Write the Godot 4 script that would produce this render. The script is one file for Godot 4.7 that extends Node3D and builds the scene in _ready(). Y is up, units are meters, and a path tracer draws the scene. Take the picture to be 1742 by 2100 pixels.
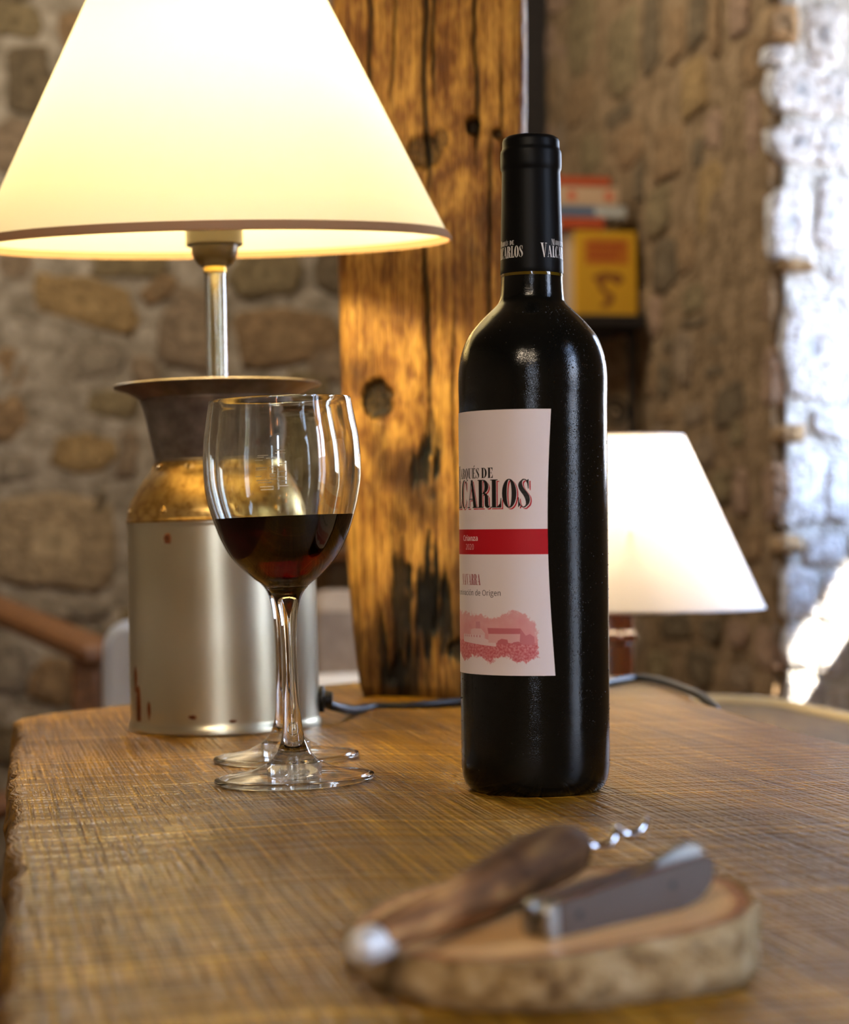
extends Node3D
# A café table with a bottle of red wine, two glasses and a milk-can lamp, before rubble stone walls.
# World: y up, table top at y = 0, the camera looks along -z from the near end of the table. Metres.

const H := 0.1257            # eye height above the table
const F := 4280.0            # focal length in pixels of the 1742 x 2100 frame
const ROLL := 0.00698
const CA := 0.98196          # the room is turned by 10.9 degrees against the camera
const SA := 0.18910
const CORNER := Vector3(0.261, 0.0, -4.5)
const FLOOR_Y := -0.75
const CEIL_Y := 1.75

var used := {}
var M := {}
var rng := RandomNumberGenerator.new()
var noise := FastNoiseLite.new()

# ------------------------------------------------------------------ mesh building
class MB:
	var v := PackedVector3Array()
	var n := PackedVector3Array()
	var t := PackedVector2Array()
	var c := PackedColorArray()
	var ix := PackedInt32Array()
	var tint := Color.WHITE

	# a smooth grid of (nu + 1) x (nv + 1) points; wrap joins the normals of first and last column
	func grid(nu: int, nv: int, f: Callable, wrap := false, flip := false, uvf = null) -> void:
		var at := v.size()
		var w := nu + 1
		for j in nv + 1:
			for i in w:
				v.append(f.call(i, j))
				n.append(Vector3.ZERO)
				c.append(tint)
				if uvf != null:
					t.append(uvf.call(i, j))
				else:
					t.append(Vector2(float(i) / nu, 1.0 - float(j) / nv))
		for j in nv:
			for i in nu:
				var a := at + j * w + i
				var b := a + 1
				var d := a + w
				var e := d + 1
				if flip:
					_tri(a, d, b)
					_tri(b, d, e)
				else:
					_tri(a, b, d)
					_tri(b, e, d)
		for k in range(at, v.size()):
			if n[k].length_squared() < 1e-30:
				n[k] = Vector3.UP
		if wrap:
			for j in nv + 1:
				var a := at + j * w
				var s := n[a] + n[a + nu]
				n[a] = s
				n[a + nu] = s
		# poles: columns that fall on one point share a normal
		for j in [0, nv]:
			if nu > 2 and v[at + j * w].distance_squared_to(v[at + j * w + nu / 2]) < 1e-14 and v[at + j * w].distance_squared_to(v[at + j * w + nu / 3]) < 1e-14:
				var s := Vector3.ZERO
				for i in w:
					s += n[at + j * w + i]
				for i in w:
					n[at + j * w + i] = s

	func _tri(a: int, b: int, d: int) -> void:
		var k := (v[b] - v[a]).cross(v[d] - v[a])
		n[a] += k
		n[b] += k
		n[d] += k
		ix.append(a)
		ix.append(b)
		ix.append(d)

	# profile of (radius, height) points turned about y; creases sharper than `crease` degrees stay sharp
	func lathe(p: PackedVector2Array, segs := 64, crease := 32.0, at := Transform3D()) -> void:
		var first := 0
		var k := 1
		while k < p.size():
			var last := k == p.size() - 1
			if not last:
				var d0 := p[k] - p[k - 1]
				var d1 := p[k + 1] - p[k]
				if absf(rad_to_deg(d0.angle_to(d1))) > crease:
					last = true
			if last:
				var run := p.slice(first, k + 1)
				var total := float(p.size() - 1)
				var base := first
				grid(segs, run.size() - 1, func(i, j):
					var a := TAU * float(i % segs) / segs
					return at * Vector3(run[j].x * sin(a), run[j].y, run[j].x * cos(a)), true, false,
					func(i, j): return Vector2(float(i) / segs, 1.0 - (base + j) / total))
				first = k
			k += 1

	# flat polygon, turned so that it faces away from `inside`
	func face(p: Array, inside: Vector3, uvs: Array = []) -> void:
		var at := v.size()
		var mid := Vector3.ZERO
		for q in p:
			mid += q
		mid /= p.size()
		var k: Vector3 = (p[1] - p[0]).cross(p[2] - p[0]).normalized()
		var turn := k.dot(mid - inside) < 0.0
		if turn:
			k = -k
		for i in p.size():
			v.append(p[i])
			n.append(k)
			c.append(tint)
			t.append(uvs[i] if i < uvs.size() else Vector2(p[i].x + p[i].z, p[i].y))
		for i in range(1, p.size() - 1):
			ix.append(at)
			ix.append(at + (i + 1 if turn else i))
			ix.append(at + (i if turn else i + 1))

	# box with chamfered edges, placed by a transform
	func box(size: Vector3, at := Transform3D(), bevel := 0.002) -> void:
		var h := size / 2.0
		var b: float = minf(bevel, minf(h.x, minf(h.y, h.z)) * 0.9)
		var pt := func(sx, sy, sz, ax):
			var q := Vector3(sx * (h.x - b), sy * (h.y - b), sz * (h.z - b))
			q[ax] = [sx, sy, sz][ax] * h[ax]
			return at * q
		var mid: Vector3 = at.origin
		for ax in 3:
			var a1: int = (ax + 1) % 3
			var a2: int = (ax + 2) % 3
			for s in [-1.0, 1.0]:
				var quad := []
				var uq := []
				for o in [[-1.0, -1.0], [1.0, -1.0], [1.0, 1.0], [-1.0, 1.0]]:
					var sg := Vector3.ZERO
					sg[ax] = s
					sg[a1] = o[0]
					sg[a2] = o[1]
					quad.append(pt.call(sg.x, sg.y, sg.z, ax))
					uq.append(Vector2(0.5 + 0.5 * o[0], 0.5 - 0.5 * o[1]))
				face(quad, mid, uq)
				for s2 in [-1.0, 1.0]:
					var q4 := []
					for o in [[ax, -1.0], [ax, 1.0], [a1, 1.0], [a1, -1.0]]:
						var sg := Vector3.ZERO
						sg[ax] = s
						sg[a1] = s2
						sg[a2] = o[1]
						q4.append(pt.call(sg.x, sg.y, sg.z, o[0]))
					face(q4, mid)
		for sx in [-1.0, 1.0]:
			for sy in [-1.0, 1.0]:
				for sz in [-1.0, 1.0]:
					face([pt.call(sx, sy, sz, 0), pt.call(sx, sy, sz, 1), pt.call(sx, sy, sz, 2)], mid)

	# round tube along points; radius may be a number or an array; squash flattens it across the path
	func tube(p: Array, radius, segs := 12, caps := true) -> void:
		var fr := []
		var up := Vector3.UP
		for k in p.size():
			var d: Vector3 = (p[mini(k + 1, p.size() - 1)] - p[maxi(k - 1, 0)]).normalized()
			if k == 0 and absf(d.y) > 0.9:
				up = Vector3.RIGHT
			var s: Vector3 = d.cross(up).normalized()
			up = s.cross(d).normalized()
			fr.append([s, up])
		var rad := func(k): return radius[k] if radius is Array else radius
		grid(segs, p.size() - 1, func(i, j):
			var a := TAU * float(i % segs) / segs
			return p[j] + (fr[j][0] * cos(a) + fr[j][1] * sin(a)) * rad.call(j), true, true)
		if caps:
			for e in [0, p.size() - 1]:
				var ring := []
				for i in segs:
					var a := TAU * float(i) / segs
					ring.append(p[e] + (fr[e][0] * cos(a) + fr[e][1] * sin(a)) * rad.call(e))
				face(ring, p[1 if e == 0 else e - 1])

	# outline in the x-y plane pushed along z, with chamfered front and back
	func prism(o: PackedVector2Array, z0: float, z1: float, at := Transform3D(), bevel := 0.001) -> void:
		var mid2 := Vector2.ZERO
		for q in o:
			mid2 += q
		mid2 /= o.size()
		var ins := PackedVector2Array()
		var m := o.size()
		for i in m:
			var d0 := (o[i] - o[(i - 1 + m) % m]).normalized()
			var d1 := (o[(i + 1) % m] - o[i]).normalized()
			var k := (d0.orthogonal() + d1.orthogonal()).normalized()
			if Geometry2D.is_point_in_polygon(o[i] + k * bevel * 0.5, o):
				ins.append(o[i] + k * bevel)
			else:
				ins.append(o[i] - k * bevel)
		var rings := [[ins, z0], [o, z0 + bevel], [o, z1 - bevel], [ins, z1]]
		for r in 3:
			for i in m:
				var i2 := (i + 1) % m
				var a: Vector2 = rings[r][0][i]
				var b: Vector2 = rings[r][0][i2]
				var e: Vector2 = rings[r + 1][0][i2]
				var g: Vector2 = rings[r + 1][0][i]
				var dir := (o[i2] - o[i]).orthogonal().normalized()
				var half := (o[i] + o[i2]) / 2.0
				if Geometry2D.is_point_in_polygon(half + dir * 1e-4, o):
					dir = -dir
				var inside := half - dir * 0.01
				face([at * Vector3(a.x, a.y, rings[r][1]), at * Vector3(b.x, b.y, rings[r][1]), at * Vector3(e.x, e.y, rings[r + 1][1]), at * Vector3(g.x, g.y, rings[r + 1][1])], at * Vector3(inside.x, inside.y, (z0 + z1) / 2.0))
		var tri := Geometry2D.triangulate_polygon(ins)
		for i in range(0, tri.size(), 3):
			for z in [z0, z1]:
				var q := []
				for k in 3:
					q.append(at * Vector3(ins[tri[i + k]].x, ins[tri[i + k]].y, z))
				face(q, at * Vector3(ins[tri[i]].x, ins[tri[i]].y, (z0 + z1) / 2.0))

	func mesh(closed := true) -> ArrayMesh:
		if closed:
			var vol := 0.0
			var mid := v[0]
			for i in range(0, ix.size(), 3):
				vol += (v[ix[i]] - mid).dot((v[ix[i + 1]] - mid).cross(v[ix[i + 2]] - mid))
			# outward normals; front faces run clockwise
			if vol > 0.0:
				for i in range(0, ix.size(), 3):
					var k := ix[i + 1]
					ix[i + 1] = ix[i + 2]
					ix[i + 2] = k
			else:
				for i in n.size():
					n[i] = -n[i]
		else:
			for i in range(0, ix.size(), 3):
				var k := ix[i + 1]
				ix[i + 1] = ix[i + 2]
				ix[i + 2] = k
		for i in n.size():
			n[i] = n[i].normalized()
		var a := []
		a.resize(Mesh.ARRAY_MAX)
		a[Mesh.ARRAY_VERTEX] = v
		a[Mesh.ARRAY_NORMAL] = n
		a[Mesh.ARRAY_TEX_UV] = t
		a[Mesh.ARRAY_COLOR] = c
		a[Mesh.ARRAY_INDEX] = ix
		var m := ArrayMesh.new()
		m.add_surface_from_arrays(Mesh.PRIMITIVE_TRIANGLES, a)
		return m

# ------------------------------------------------------------------ naming and tagging
func numbered(called: String, parent: Node) -> String:
	var key := str(parent.get_instance_id()) + called
	var k: int = used.get(key, 0)
	used[key] = k + 1
	return called if k == 0 else "%s_%03d" % [called, k]

func thing(called: String, label: String, category: String, at := Vector3.ZERO, group := "") -> Node3D:
	var o := Node3D.new()
	o.name = numbered(called, self)
	add_child(o, true)
	o.position = at
	o.set_meta("label", label)
	o.set_meta("category", category)
	if group:
		o.set_meta("group", group)
	return o

func put(called: String, b, m: Material, parent: Node = null, closed := true) -> MeshInstance3D:
	var o := MeshInstance3D.new()
	var p: Node = parent if parent else self
	o.name = numbered(called, p)
	o.mesh = b.mesh(closed) if b is MB else b
	o.material_override = m
	o.cast_shadow = GeometryInstance3D.SHADOW_CASTING_SETTING_ON
	p.add_child(o, true)
	return o

func structure(called: String, b, m: Material, at := Transform3D()) -> MeshInstance3D:
	var o := put(called, b, m)
	o.transform = at
	o.set_meta("kind", "structure")
	return o

# ------------------------------------------------------------------ materials
func mat(color: Color, rough := 0.6, metal := 0.0) -> StandardMaterial3D:
	var m := StandardMaterial3D.new()
	m.albedo_color = color
	m.roughness = rough
	m.metallic = metal
	return m

func rgb8(r: float, g: float, b: float) -> Color:
	return Color(r / 255.0, g / 255.0, b / 255.0)

func noise_tex(seed_: int, freq: float, lo: Color, hi: Color, oct := 4, size := 512, kind := FastNoiseLite.TYPE_SIMPLEX_SMOOTH, mid = null) -> NoiseTexture2D:
	var f := FastNoiseLite.new()
	f.seed = seed_
	f.noise_type = kind
	f.frequency = freq
	f.fractal_octaves = oct
	var t := NoiseTexture2D.new()
	t.width = size
	t.height = size
	t.seamless = true
	t.noise = f
	var g := Gradient.new()
	g.set_color(0, lo)
	g.set_color(1, hi)
	if mid != null:
		g.add_point(0.5, mid)
	t.color_ramp = g
	return t

func triplanar(m: StandardMaterial3D, scale_: float, world := true) -> StandardMaterial3D:
	m.uv1_triplanar = true
	m.uv1_world_triplanar = world
	m.uv1_scale = Vector3.ONE * scale_
	return m

func glass_mat(tint: Color, rough := 0.0, ior := 0.05) -> StandardMaterial3D:
	var m := mat(Color(tint.r, tint.g, tint.b, 0.0), rough)
	m.refraction_enabled = true
	m.refraction_scale = ior
	m.transparency = BaseMaterial3D.TRANSPARENCY_ALPHA
	return m

# noise picture of w x h made at (w / sx) x (h / sy) and stretched
func stretched(seed_: int, w: int, h: int, sw: int, sh: int, freq: float, oct := 3) -> PackedByteArray:
	var f := FastNoiseLite.new()
	f.seed = seed_
	f.frequency = freq
	f.fractal_octaves = oct
	var im := f.get_image(sw, sh, false, false, true)
	im.resize(w, h, Image.INTERPOLATE_CUBIC)
	im.convert(Image.FORMAT_L8)
	return im.get_data()

# ------------------------------------------------------------------ places
# the ray through a pixel of the photograph, as (x, y, -1)
func ray(px: float, py: float) -> Vector3:
	var xu := px - ROLL * (py - 1050.0) - 871.0
	var yu := py + ROLL * (px - 871.0) - 1095.0
	return Vector3(xu / F, -yu / F, -1.0)

func at(px: float, py: float, d: float) -> Vector3:
	return Vector3(0, H, 0) + ray(px, py) * d

func wall_frame(side: String) -> Transform3D:
	var t := Vector3(SA, 0, CA)
	var r := Vector3(-CA, 0, SA)
	match side:
		"back":
			return Transform3D(Basis(-r, Vector3.UP, t), CORNER)
		"right":
			return Transform3D(Basis(t, Vector3.UP, r), CORNER)
		"left":
			return Transform3D(Basis(-t, Vector3.UP, -r), CORNER + r * 3.6)
	return Transform3D(Basis(r, Vector3.UP, -t), CORNER + t * 6.5)

# where a pixel's ray meets the plane z = off of a frame, in that frame's x and y
func on_plane(px: float, py: float, fr: Transform3D, off := 0.0) -> Vector2:
	var inv := fr.affine_inverse()
	var o := inv * Vector3(0, H, 0)
	var d := inv.basis * ray(px, py)
	var k := (off - o.z) / d.z
	var q := o + d * k
	return Vector2(q.x, q.y)

func table_y(x: float) -> float:
	return 0.05 * clampf(0.02 - x, 0.0, 0.05) - 0.03 * clampf(-x - 0.03, 0.0, 0.1) - 0.008 * maxf(0.0, -x - 0.13)

# ------------------------------------------------------------------ scene
func _ready() -> void:
	noise.seed = 7
	noise.frequency = 0.12
	noise.fractal_octaves = 4
	rng.seed = 20
	# camera
	var cam := Camera3D.new()
	cam.name = "camera"
	cam.position = Vector3(0, H, 0)
	cam.rotation = Vector3(45.0 / F, 0, -ROLL)
	cam.keep_aspect = Camera3D.KEEP_HEIGHT
	var lens := CameraAttributesPhysical.new()
	lens.frustum_focal_length = 48.91
	lens.frustum_near = 0.02
	lens.frustum_far = 60.0
	lens.exposure_aperture = 6.2
	lens.frustum_focus_distance = 1.035
	cam.attributes = lens
	cam.fov = 27.57
	cam.near = 0.02
	cam.far = 60.0
	add_child(cam)
	cam.current = true
	# sky, exposure
	var sky_m := ProceduralSkyMaterial.new()
	sky_m.sky_top_color = Color(0.6, 0.74, 0.95)
	sky_m.sky_horizon_color = Color(0.94, 0.96, 1.0)
	sky_m.ground_bottom_color = Color(0.36, 0.34, 0.3)
	sky_m.ground_horizon_color = Color(0.62, 0.62, 0.6)
	sky_m.sky_curve = 0.2
	sky_m.sun_angle_max = 1.0
	var sky := Sky.new()
	sky.sky_material = sky_m
	var env := Environment.new()
	env.background_mode = Environment.BG_SKY
	env.sky = sky
	env.background_energy_multiplier = 35.5
	env.tonemap_mode = Environment.TONE_MAPPER_LINEAR
	env.tonemap_exposure = 1.0
	env.sdfgi_enabled = true
	env.ssao_enabled = true
	env.ssil_enabled = true
	var we := WorldEnvironment.new()
	we.name = "surroundings"
	we.environment = env
	add_child(we)
	# sun: through the niche's window, down and away from the camera
	var r := Vector3(-CA, 0, SA)
	var t := Vector3(SA, 0, CA)
	var dir := (r * 1.0 + Vector3.DOWN * 1.33 - t * 0.8).normalized()
	var sun := DirectionalLight3D.new()
	sun.name = "sun"
	sun.light_color = Color(1.0, 0.95, 0.88)
	sun.light_energy = 20.0
	sun.light_angular_distance = 0.6
	sun.shadow_enabled = true
	sun.basis = Basis.looking_at(dir, Vector3.UP)
	add_child(sun)
	build_room()
	build_table()
	build_post()
	build_can_lamp()
	build_bottle()
	build_glasses()
	build_seats()
	build_far_lamp()
	build_pendants()
	build_added_lamps()
	build_shelf()
	build_slice()
	build_corkscrews()

# ------------------------------------------------------------------ stones
# one stone as a low dome: an irregular outline, a rounded shoulder, a rough face
func stone_mesh(w: float, h: float, depth: float, square: float) -> ArrayMesh:
	var b := MB.new()
	var m := 12
	var rad := PackedFloat32Array()
	for i in m:
		rad.append(rng.randf_range(0.74, 1.16))
	var rough := []
	for r in 4:
		var row := []
		for i in m:
			row.append(rng.randf_range(-1.0, 1.0))
		rough.append(row)
	var rings := [[1.05, -0.02], [1.0, depth * 0.45], [0.82, depth * 0.92], [0.45, depth * 1.02], [0.0, depth]]
	var e := 2.0 / square
	b.grid(m, 4, func(i, j):
		var k: int = i % m
		var a := TAU * float(k) / m
		var x: float = signf(cos(a)) * pow(absf(cos(a)), e) * w * 0.5
		var y: float = signf(sin(a)) * pow(absf(sin(a)), e) * h * 0.5
		var q: Array = rings[j]
		var s: float = q[0] * lerpf(rad[k], 1.0, 0.3)
		var z: float = q[1] + (rough[j % 4][k] * depth * 0.22 if j > 0 and j < 4 else 0.0)
		return Vector3(x * s, y * s, z), true)
	return b.mesh()

func lay_stone(wall: Node3D, p: Vector2, w: float, h: float, rot: float, m: Material, depth := 0.006, square := 3.8) -> void:
	var o := put("stone", stone_mesh(w, h, depth, square), m, wall)
	o.position = Vector3(p.x, p.y, 0.0)
	o.rotation.z = rot

# stones by hand first, then others thrown in wherever there is room
func fill_stones(wall: Node3D, taken: Array, x0: float, x1: float, y0: float, y1: float, size: float, most: int, mats: Array, depth := 0.006) -> void:
	var laid := 0
	for k in most * 14:
		if laid >= most:
			return
		var w := size * rng.randf_range(0.6, 1.7)
		var h := size * rng.randf_range(0.45, 0.95)
		var p := Vector2(rng.randf_range(x0, x1), rng.randf_range(y0, y1))
		if p.x - w * 0.5 < x0 or p.x + w * 0.5 > x1:
			continue
		var ok := true
		for q in taken:
			if absf(q[0].x - p.x) < (q[1] + w) * 0.46 and absf(q[0].y - p.y) < (q[2] + h) * 0.46:
				ok = false
				break
		if ok:
			taken.append([p, w, h])
			lay_stone(wall, p, w, h, rng.randf_range(-0.15, 0.15), mats[rng.randi() % mats.size()], depth)
			laid += 1

# a rough plastered face with thickness: the front is uneven, the other sides plain
func rough_slab(x0: float, x1: float, y0: float, y1: float, z0: float, step: float, amp: float) -> MB:
	var b := MB.new()
	var nx := maxi(2, int((x1 - x0) / step))
	var ny := maxi(2, int((y1 - y0) / step))
	var f := func(i, j):
		var x := lerpf(x0, x1, float(i) / nx)
		var y := lerpf(y0, y1, float(j) / ny)
		var edge: bool = i == 0 or j == 0 or i == nx or j == ny
		var z := 0.0 if edge else noise.get_noise_3d(x * 9.0, y * 9.0, z0 * 31.0 + x0) * amp
		return Vector3(x, y, z)
	b.grid(nx, ny, f)
	var mid := Vector3((x0 + x1) / 2, (y0 + y1) / 2, z0 / 2)
	b.face([Vector3(x0, y0, z0), Vector3(x1, y0, z0), Vector3(x1, y1, z0), Vector3(x0, y1, z0)], mid)
	for q in [[Vector3(x0, y0, 0), Vector3(x1, y0, 0), Vector3(x1, y0, z0), Vector3(x0, y0, z0)], [Vector3(x0, y1, 0), Vector3(x1, y1, 0), Vector3(x1, y1, z0), Vector3(x0, y1, z0)],
			[Vector3(x0, y0, 0), Vector3(x0, y1, 0), Vector3(x0, y1, z0), Vector3(x0, y0, z0)], [Vector3(x1, y0, 0), Vector3(x1, y1, 0), Vector3(x1, y1, z0), Vector3(x1, y0, z0)]]:
		b.face(q, mid)
	return b

func add_box(b: MB, a: Vector3, e: Vector3, bevel := 0.004) -> void:
	b.box((e - a).abs(), Transform3D(Basis(), (a + e) / 2.0), bevel)

# ------------------------------------------------------------------ the room
func build_room() -> void:
	var grain := noise_tex(3, 0.012, Color(0.62, 0.62, 0.62), Color(1, 1, 1), 5)
	var relief := noise_tex(5, 0.02, Color.BLACK, Color.WHITE, 5)
	var stone_mat := func(c: Color):
		var m := triplanar(mat(c, 0.92), 5.0)
		m.albedo_texture = grain
		m.heightmap_enabled = true
		m.heightmap_texture = relief
		m.heightmap_scale = 0.8
		m.metallic_specular = 0.25
		return m
	var mortar: StandardMaterial3D = stone_mat.call(rgb8(190, 174, 152))
	mortar.albedo_texture = noise_tex(8, 0.006, Color(0.6, 0.58, 0.54), Color(1, 1, 1), 5)
	var mortar_warm: StandardMaterial3D = stone_mat.call(rgb8(168, 140, 106))
	mortar_warm.albedo_texture = mortar.albedo_texture
	var tone := {"tan": rgb8(190, 160, 118), "ochre": rgb8(182, 142, 82), "brown": rgb8(158, 120, 78), "dark": rgb8(100, 84, 60), "grey": rgb8(158, 144, 124), "olive": rgb8(138, 118, 78), "taupe": rgb8(156, 130, 102), "rose": rgb8(186, 146, 118)}
	var st := {}
	for k in tone:
		st[k] = stone_mat.call(tone[k].lerp(rgb8(170, 146, 116), 0.4))
	# ---- wall at the back: rubble in wide mortar
	var fr := wall_frame("back")
	var wb := structure("wall_back", rough_slab(-3.6, 0.6, FLOOR_Y, CEIL_Y, -0.3, 0.05, 0.012), mortar, fr)
	var taken := []
	for s in [[60, 165, 95, 150, 0, "dark"], [25, 40, 110, 80, 8, "olive"], [150, 60, 60, 90, 0, "brown"], [20, 300, 80, 120, 0, "taupe"], [120, 300, 90, 90, 10, "olive"],
			[165, 618, 235, 105, 16, "ochre"], [28, 545, 80, 70, 0, "taupe"], [262, 545, 165, 55, 0, "olive"], [325, 592, 80, 46, -38, "brown"], [395, 672, 140, 190, 8, "taupe"],
			[196, 738, 135, 72, -14, "grey"], [22, 805, 90, 210, 3, "brown"], [232, 828, 110, 62, 0, "olive"], [168, 928, 140, 86, 6, "ochre"], [296, 760, 60, 60, 0, "taupe"],
			[112, 1110, 235, 205, 2, "tan"], [206, 1030, 26, 50, 15, "dark"], [100, 1248, 250, 44, 4, "grey"], [112, 1402, 105, 100, 24, "brown"], [165, 1425, 60, 60, 0, "dark"], [20, 1370, 90, 120, 0, "grey"],
			[30, 960, 80, 60, 0, "grey"], [262, 930, 40, 110, 8, "taupe"], [545, 562, 150, 105, -8, "olive"], [688, 556, 90, 95, 12, "dark"], [585, 692, 235, 120, -4, "brown"], [690, 745, 110, 90, 0, "taupe"],
			[630, 790, 100, 60, 6, "olive"], [690, 1080, 120, 70, 0, "dark"], [560, 870, 140, 90, 0, "brown"], [480, 930, 90, 110, 0, "taupe"], [660, 930, 130, 120, 0, "olive"], [420, 1050, 150, 110, 0, "brown"],
			[560, 1030, 110, 90, 10, "tan"], [330, 1150, 120, 110, 0, "taupe"], [480, 1200, 160, 120, 0, "olive"], [620, 1200, 120, 110, 0, "brown"], [360, 860, 90, 70, 0, "tan"]]:
		var p := on_plane(s[0], s[1], fr)
		var q := on_plane(s[0] + s[2] * 0.5, s[1] + s[3] * 0.5, fr)
		var w := absf(q.x - p.x) * 2.0
		var h := absf(q.y - p.y) * 2.0
		taken.append([p, w, h])
		lay_stone(wb, p, w, h, deg_to_rad(-s[4]), st[s[5]])
	fill_stones(wb, taken, -3.5, -0.02, -0.72, 1.7, 0.155, 230, [st.tan, st.brown, st.taupe, st.olive, st.grey, st.dark])
	# a wooden ledge along the foot of that wall, dark under it
	var lg := MB.new()
	var l0 := on_plane(640, 1137, fr)
	add_box(lg, Vector3(on_plane(560, 1137, fr).x, l0.y - 0.014, 0.0), Vector3(-0.02, l0.y + 0.012, 0.09))
	var wood_plain := triplanar(mat(rgb8(150, 98, 48), 0.55), 6.0, false)
	wood_plain.albedo_texture = noise_tex(21, 0.02, Color(0.55, 0.5, 0.45), Color(1, 1, 1), 4)
	M.wood_plain = wood_plain
	structure("trim_1", lg, wood_plain, fr)
	# ---- wall to the right: seen at a slant, then a deep window niche
	fr = wall_frame("right")
	var N0 := 1.388
	var N1 := 2.6
	var wr := structure("wall_right", rough_slab(-0.3, N0, FLOOR_Y, CEIL_Y, -0.7, 0.04, 0.016), mortar_warm, fr)
	var rest := MB.new()
	add_box(rest, Vector3(N0, 1.1, -0.7), Vector3(N1, CEIL_Y, 0.0))           # over the niche
	add_box(rest, Vector3(N0, FLOOR_Y, -0.7), Vector3(N1, 0.19, -0.3))       # parapet under the window
	add_box(rest, Vector3(N1, FLOOR_Y, -0.7), Vector3(3.95, CEIL_Y, 0.0))
	add_box(rest, Vector3(3.95, FLOOR_Y, -0.25), Vector3(4.45, -0.32, 0.0))
	add_box(rest, Vector3(3.95, 1.25, -0.25), Vector3(4.45, CEIL_Y, 0.0))
	add_box(rest, Vector3(4.45, FLOOR_Y, -0.25), Vector3(6.8, CEIL_Y, 0.0))
	put("wall_run", rest, mortar_warm, wr)
	taken = []
	for s in [[1192, 70, 58, 170, 0, "olive"], [1278, 110, 66, 180, 2, "olive"], [1336, 70, 34, 170, -6, "dark"], [1386, 70, 38, 120, 0, "brown"], [1432, 40, 40, 110, 0, "dark"], [1466, 50, 26, 130, 0, "brown"],
			[1192, 205, 62, 92, 0, "brown"], [1424, 180, 56, 126, 4, "ochre"], [1272, 235, 60, 46, 0, "dark"], [1291, 300, 56, 86, 0, "brown"], [1218, 310, 60, 100, 0, "olive"], [1434, 312, 24, 66, 0, "dark"],
			[1372, 310, 58, 120, 0, "brown"], [1312, 372, 18, 84, 6, "dark"], [1462, 410, 58, 150, 3, "ochre"], [1350, 430, 48, 100, 0, "olive"], [1366, 545, 54, 110, 0, "dark"], [1410, 510, 44, 110, 0, "brown"],
			[1503, 590, 46, 106, 0, "brown"], [1432, 610, 60, 66, 0, "olive"], [1430, 660, 66, 18, -4, "dark"], [1475, 694, 38, 24, 0, "dark"], [1372, 706, 20, 28, 0, "dark"], [1535, 712, 16, 40, 0, "dark"],
			[1468, 762, 44, 22, -6, "dark"], [1366, 782, 26, 74, 8, "dark"], [1502, 828, 76, 84, 26, "dark"], [1512, 890, 30, 60, 14, "olive"], [1366, 852, 30, 26, 0, "brown"], [1425, 850, 44, 44, 0, "taupe"],
			[1440, 930, 48, 60, 10, "taupe"], [1478, 1000, 44, 70, 0, "olive"], [1520, 1010, 30, 100, 0, "rose"], [1545, 1120, 40, 70, 0, "brown"], [1392, 1284, 66, 60, 10, "dark"], [1458, 1292, 36, 56, 0, "dark"],
			[1350, 1372, 44, 80, 0, "olive"], [1436, 1372, 52, 80, 6, "dark"], [1512, 1300, 40, 60, 0, "rose"], [1520, 1390, 50, 60, 0, "taupe"], [1570, 1330, 40, 90, 0, "rose"], [1548, 250, 30, 150, 0, "rose"],
			[1540, 480, 26, 90, 0, "rose"], [1566, 620, 28, 110, 0, "rose"], [1576, 780, 26, 130, 0, "rose"], [1580, 1010, 26, 120, 0, "rose"], [1160, 430, 40, 60, 0, "taupe"], [1180, 800, 60, 100, 0, "dark"], [1290, 720, 44, 60, 0, "olive"], [1270, 800, 50, 60, 0, "brown"]]:
		var p := on_plane(s[0], s[1], fr)
		var x0 := on_plane(s[0] - s[2] * 0.5, s[1], fr).x
		var x1 := on_plane(s[0] + s[2] * 0.5, s[1], fr).x
		var h := absf(on_plane(s[0], s[1] + s[3] * 0.5, fr).y - p.y) * 2.0
		var w := absf(x1 - x0)
		taken.append([p, w, h])
		lay_stone(wr, Vector2((x0 + x1) * 0.5, p.y), w, h, deg_to_rad(s[4] * 0.3), st[s[5]], 0.0035)
	fill_stones(wr, taken, 0.02, N0 - 0.01, -0.72, 1.7, 0.11, 130, [st.brown, st.taupe, st.rose], 0.003)
	# ---- the niche's far jamb: whitewashed rubble in daylight
	var white: StandardMaterial3D = stone_mat.call(rgb8(236, 236, 236))
	white.albedo_texture = noise_tex(31, 0.014, Color(0.56, 0.49, 0.43), Color(1, 1, 1), 5, 512, FastNoiseLite.TYPE_SIMPLEX_SMOOTH, Color(0.95, 0.95, 0.95))
	white.uv1_scale = Vector3.ONE * 7.0
	var white_mortar: StandardMaterial3D = stone_mat.call(rgb8(232, 233, 230))
	white_mortar.albedo_texture = noise_tex(33, 0.01, Color(0.75, 0.74, 0.72), Color(1, 1, 1), 4)
	var jf := fr * Transform3D(Basis(Vector3(0, 0, -1), Vector3.UP, Vector3(1, 0, 0)), Vector3(N0 - 0.0, 0, 0))
	var jamb := structure("wall_jamb", rough_slab(0.02, 0.29, FLOOR_Y + 0.005, 1.095, -0.05, 0.02, 0.01), white_mortar, jf.translated_local(Vector3(0, 0, 0.012)))
	taken = []
	var jwarm: StandardMaterial3D = stone_mat.call(rgb8(196, 162, 120))
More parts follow.
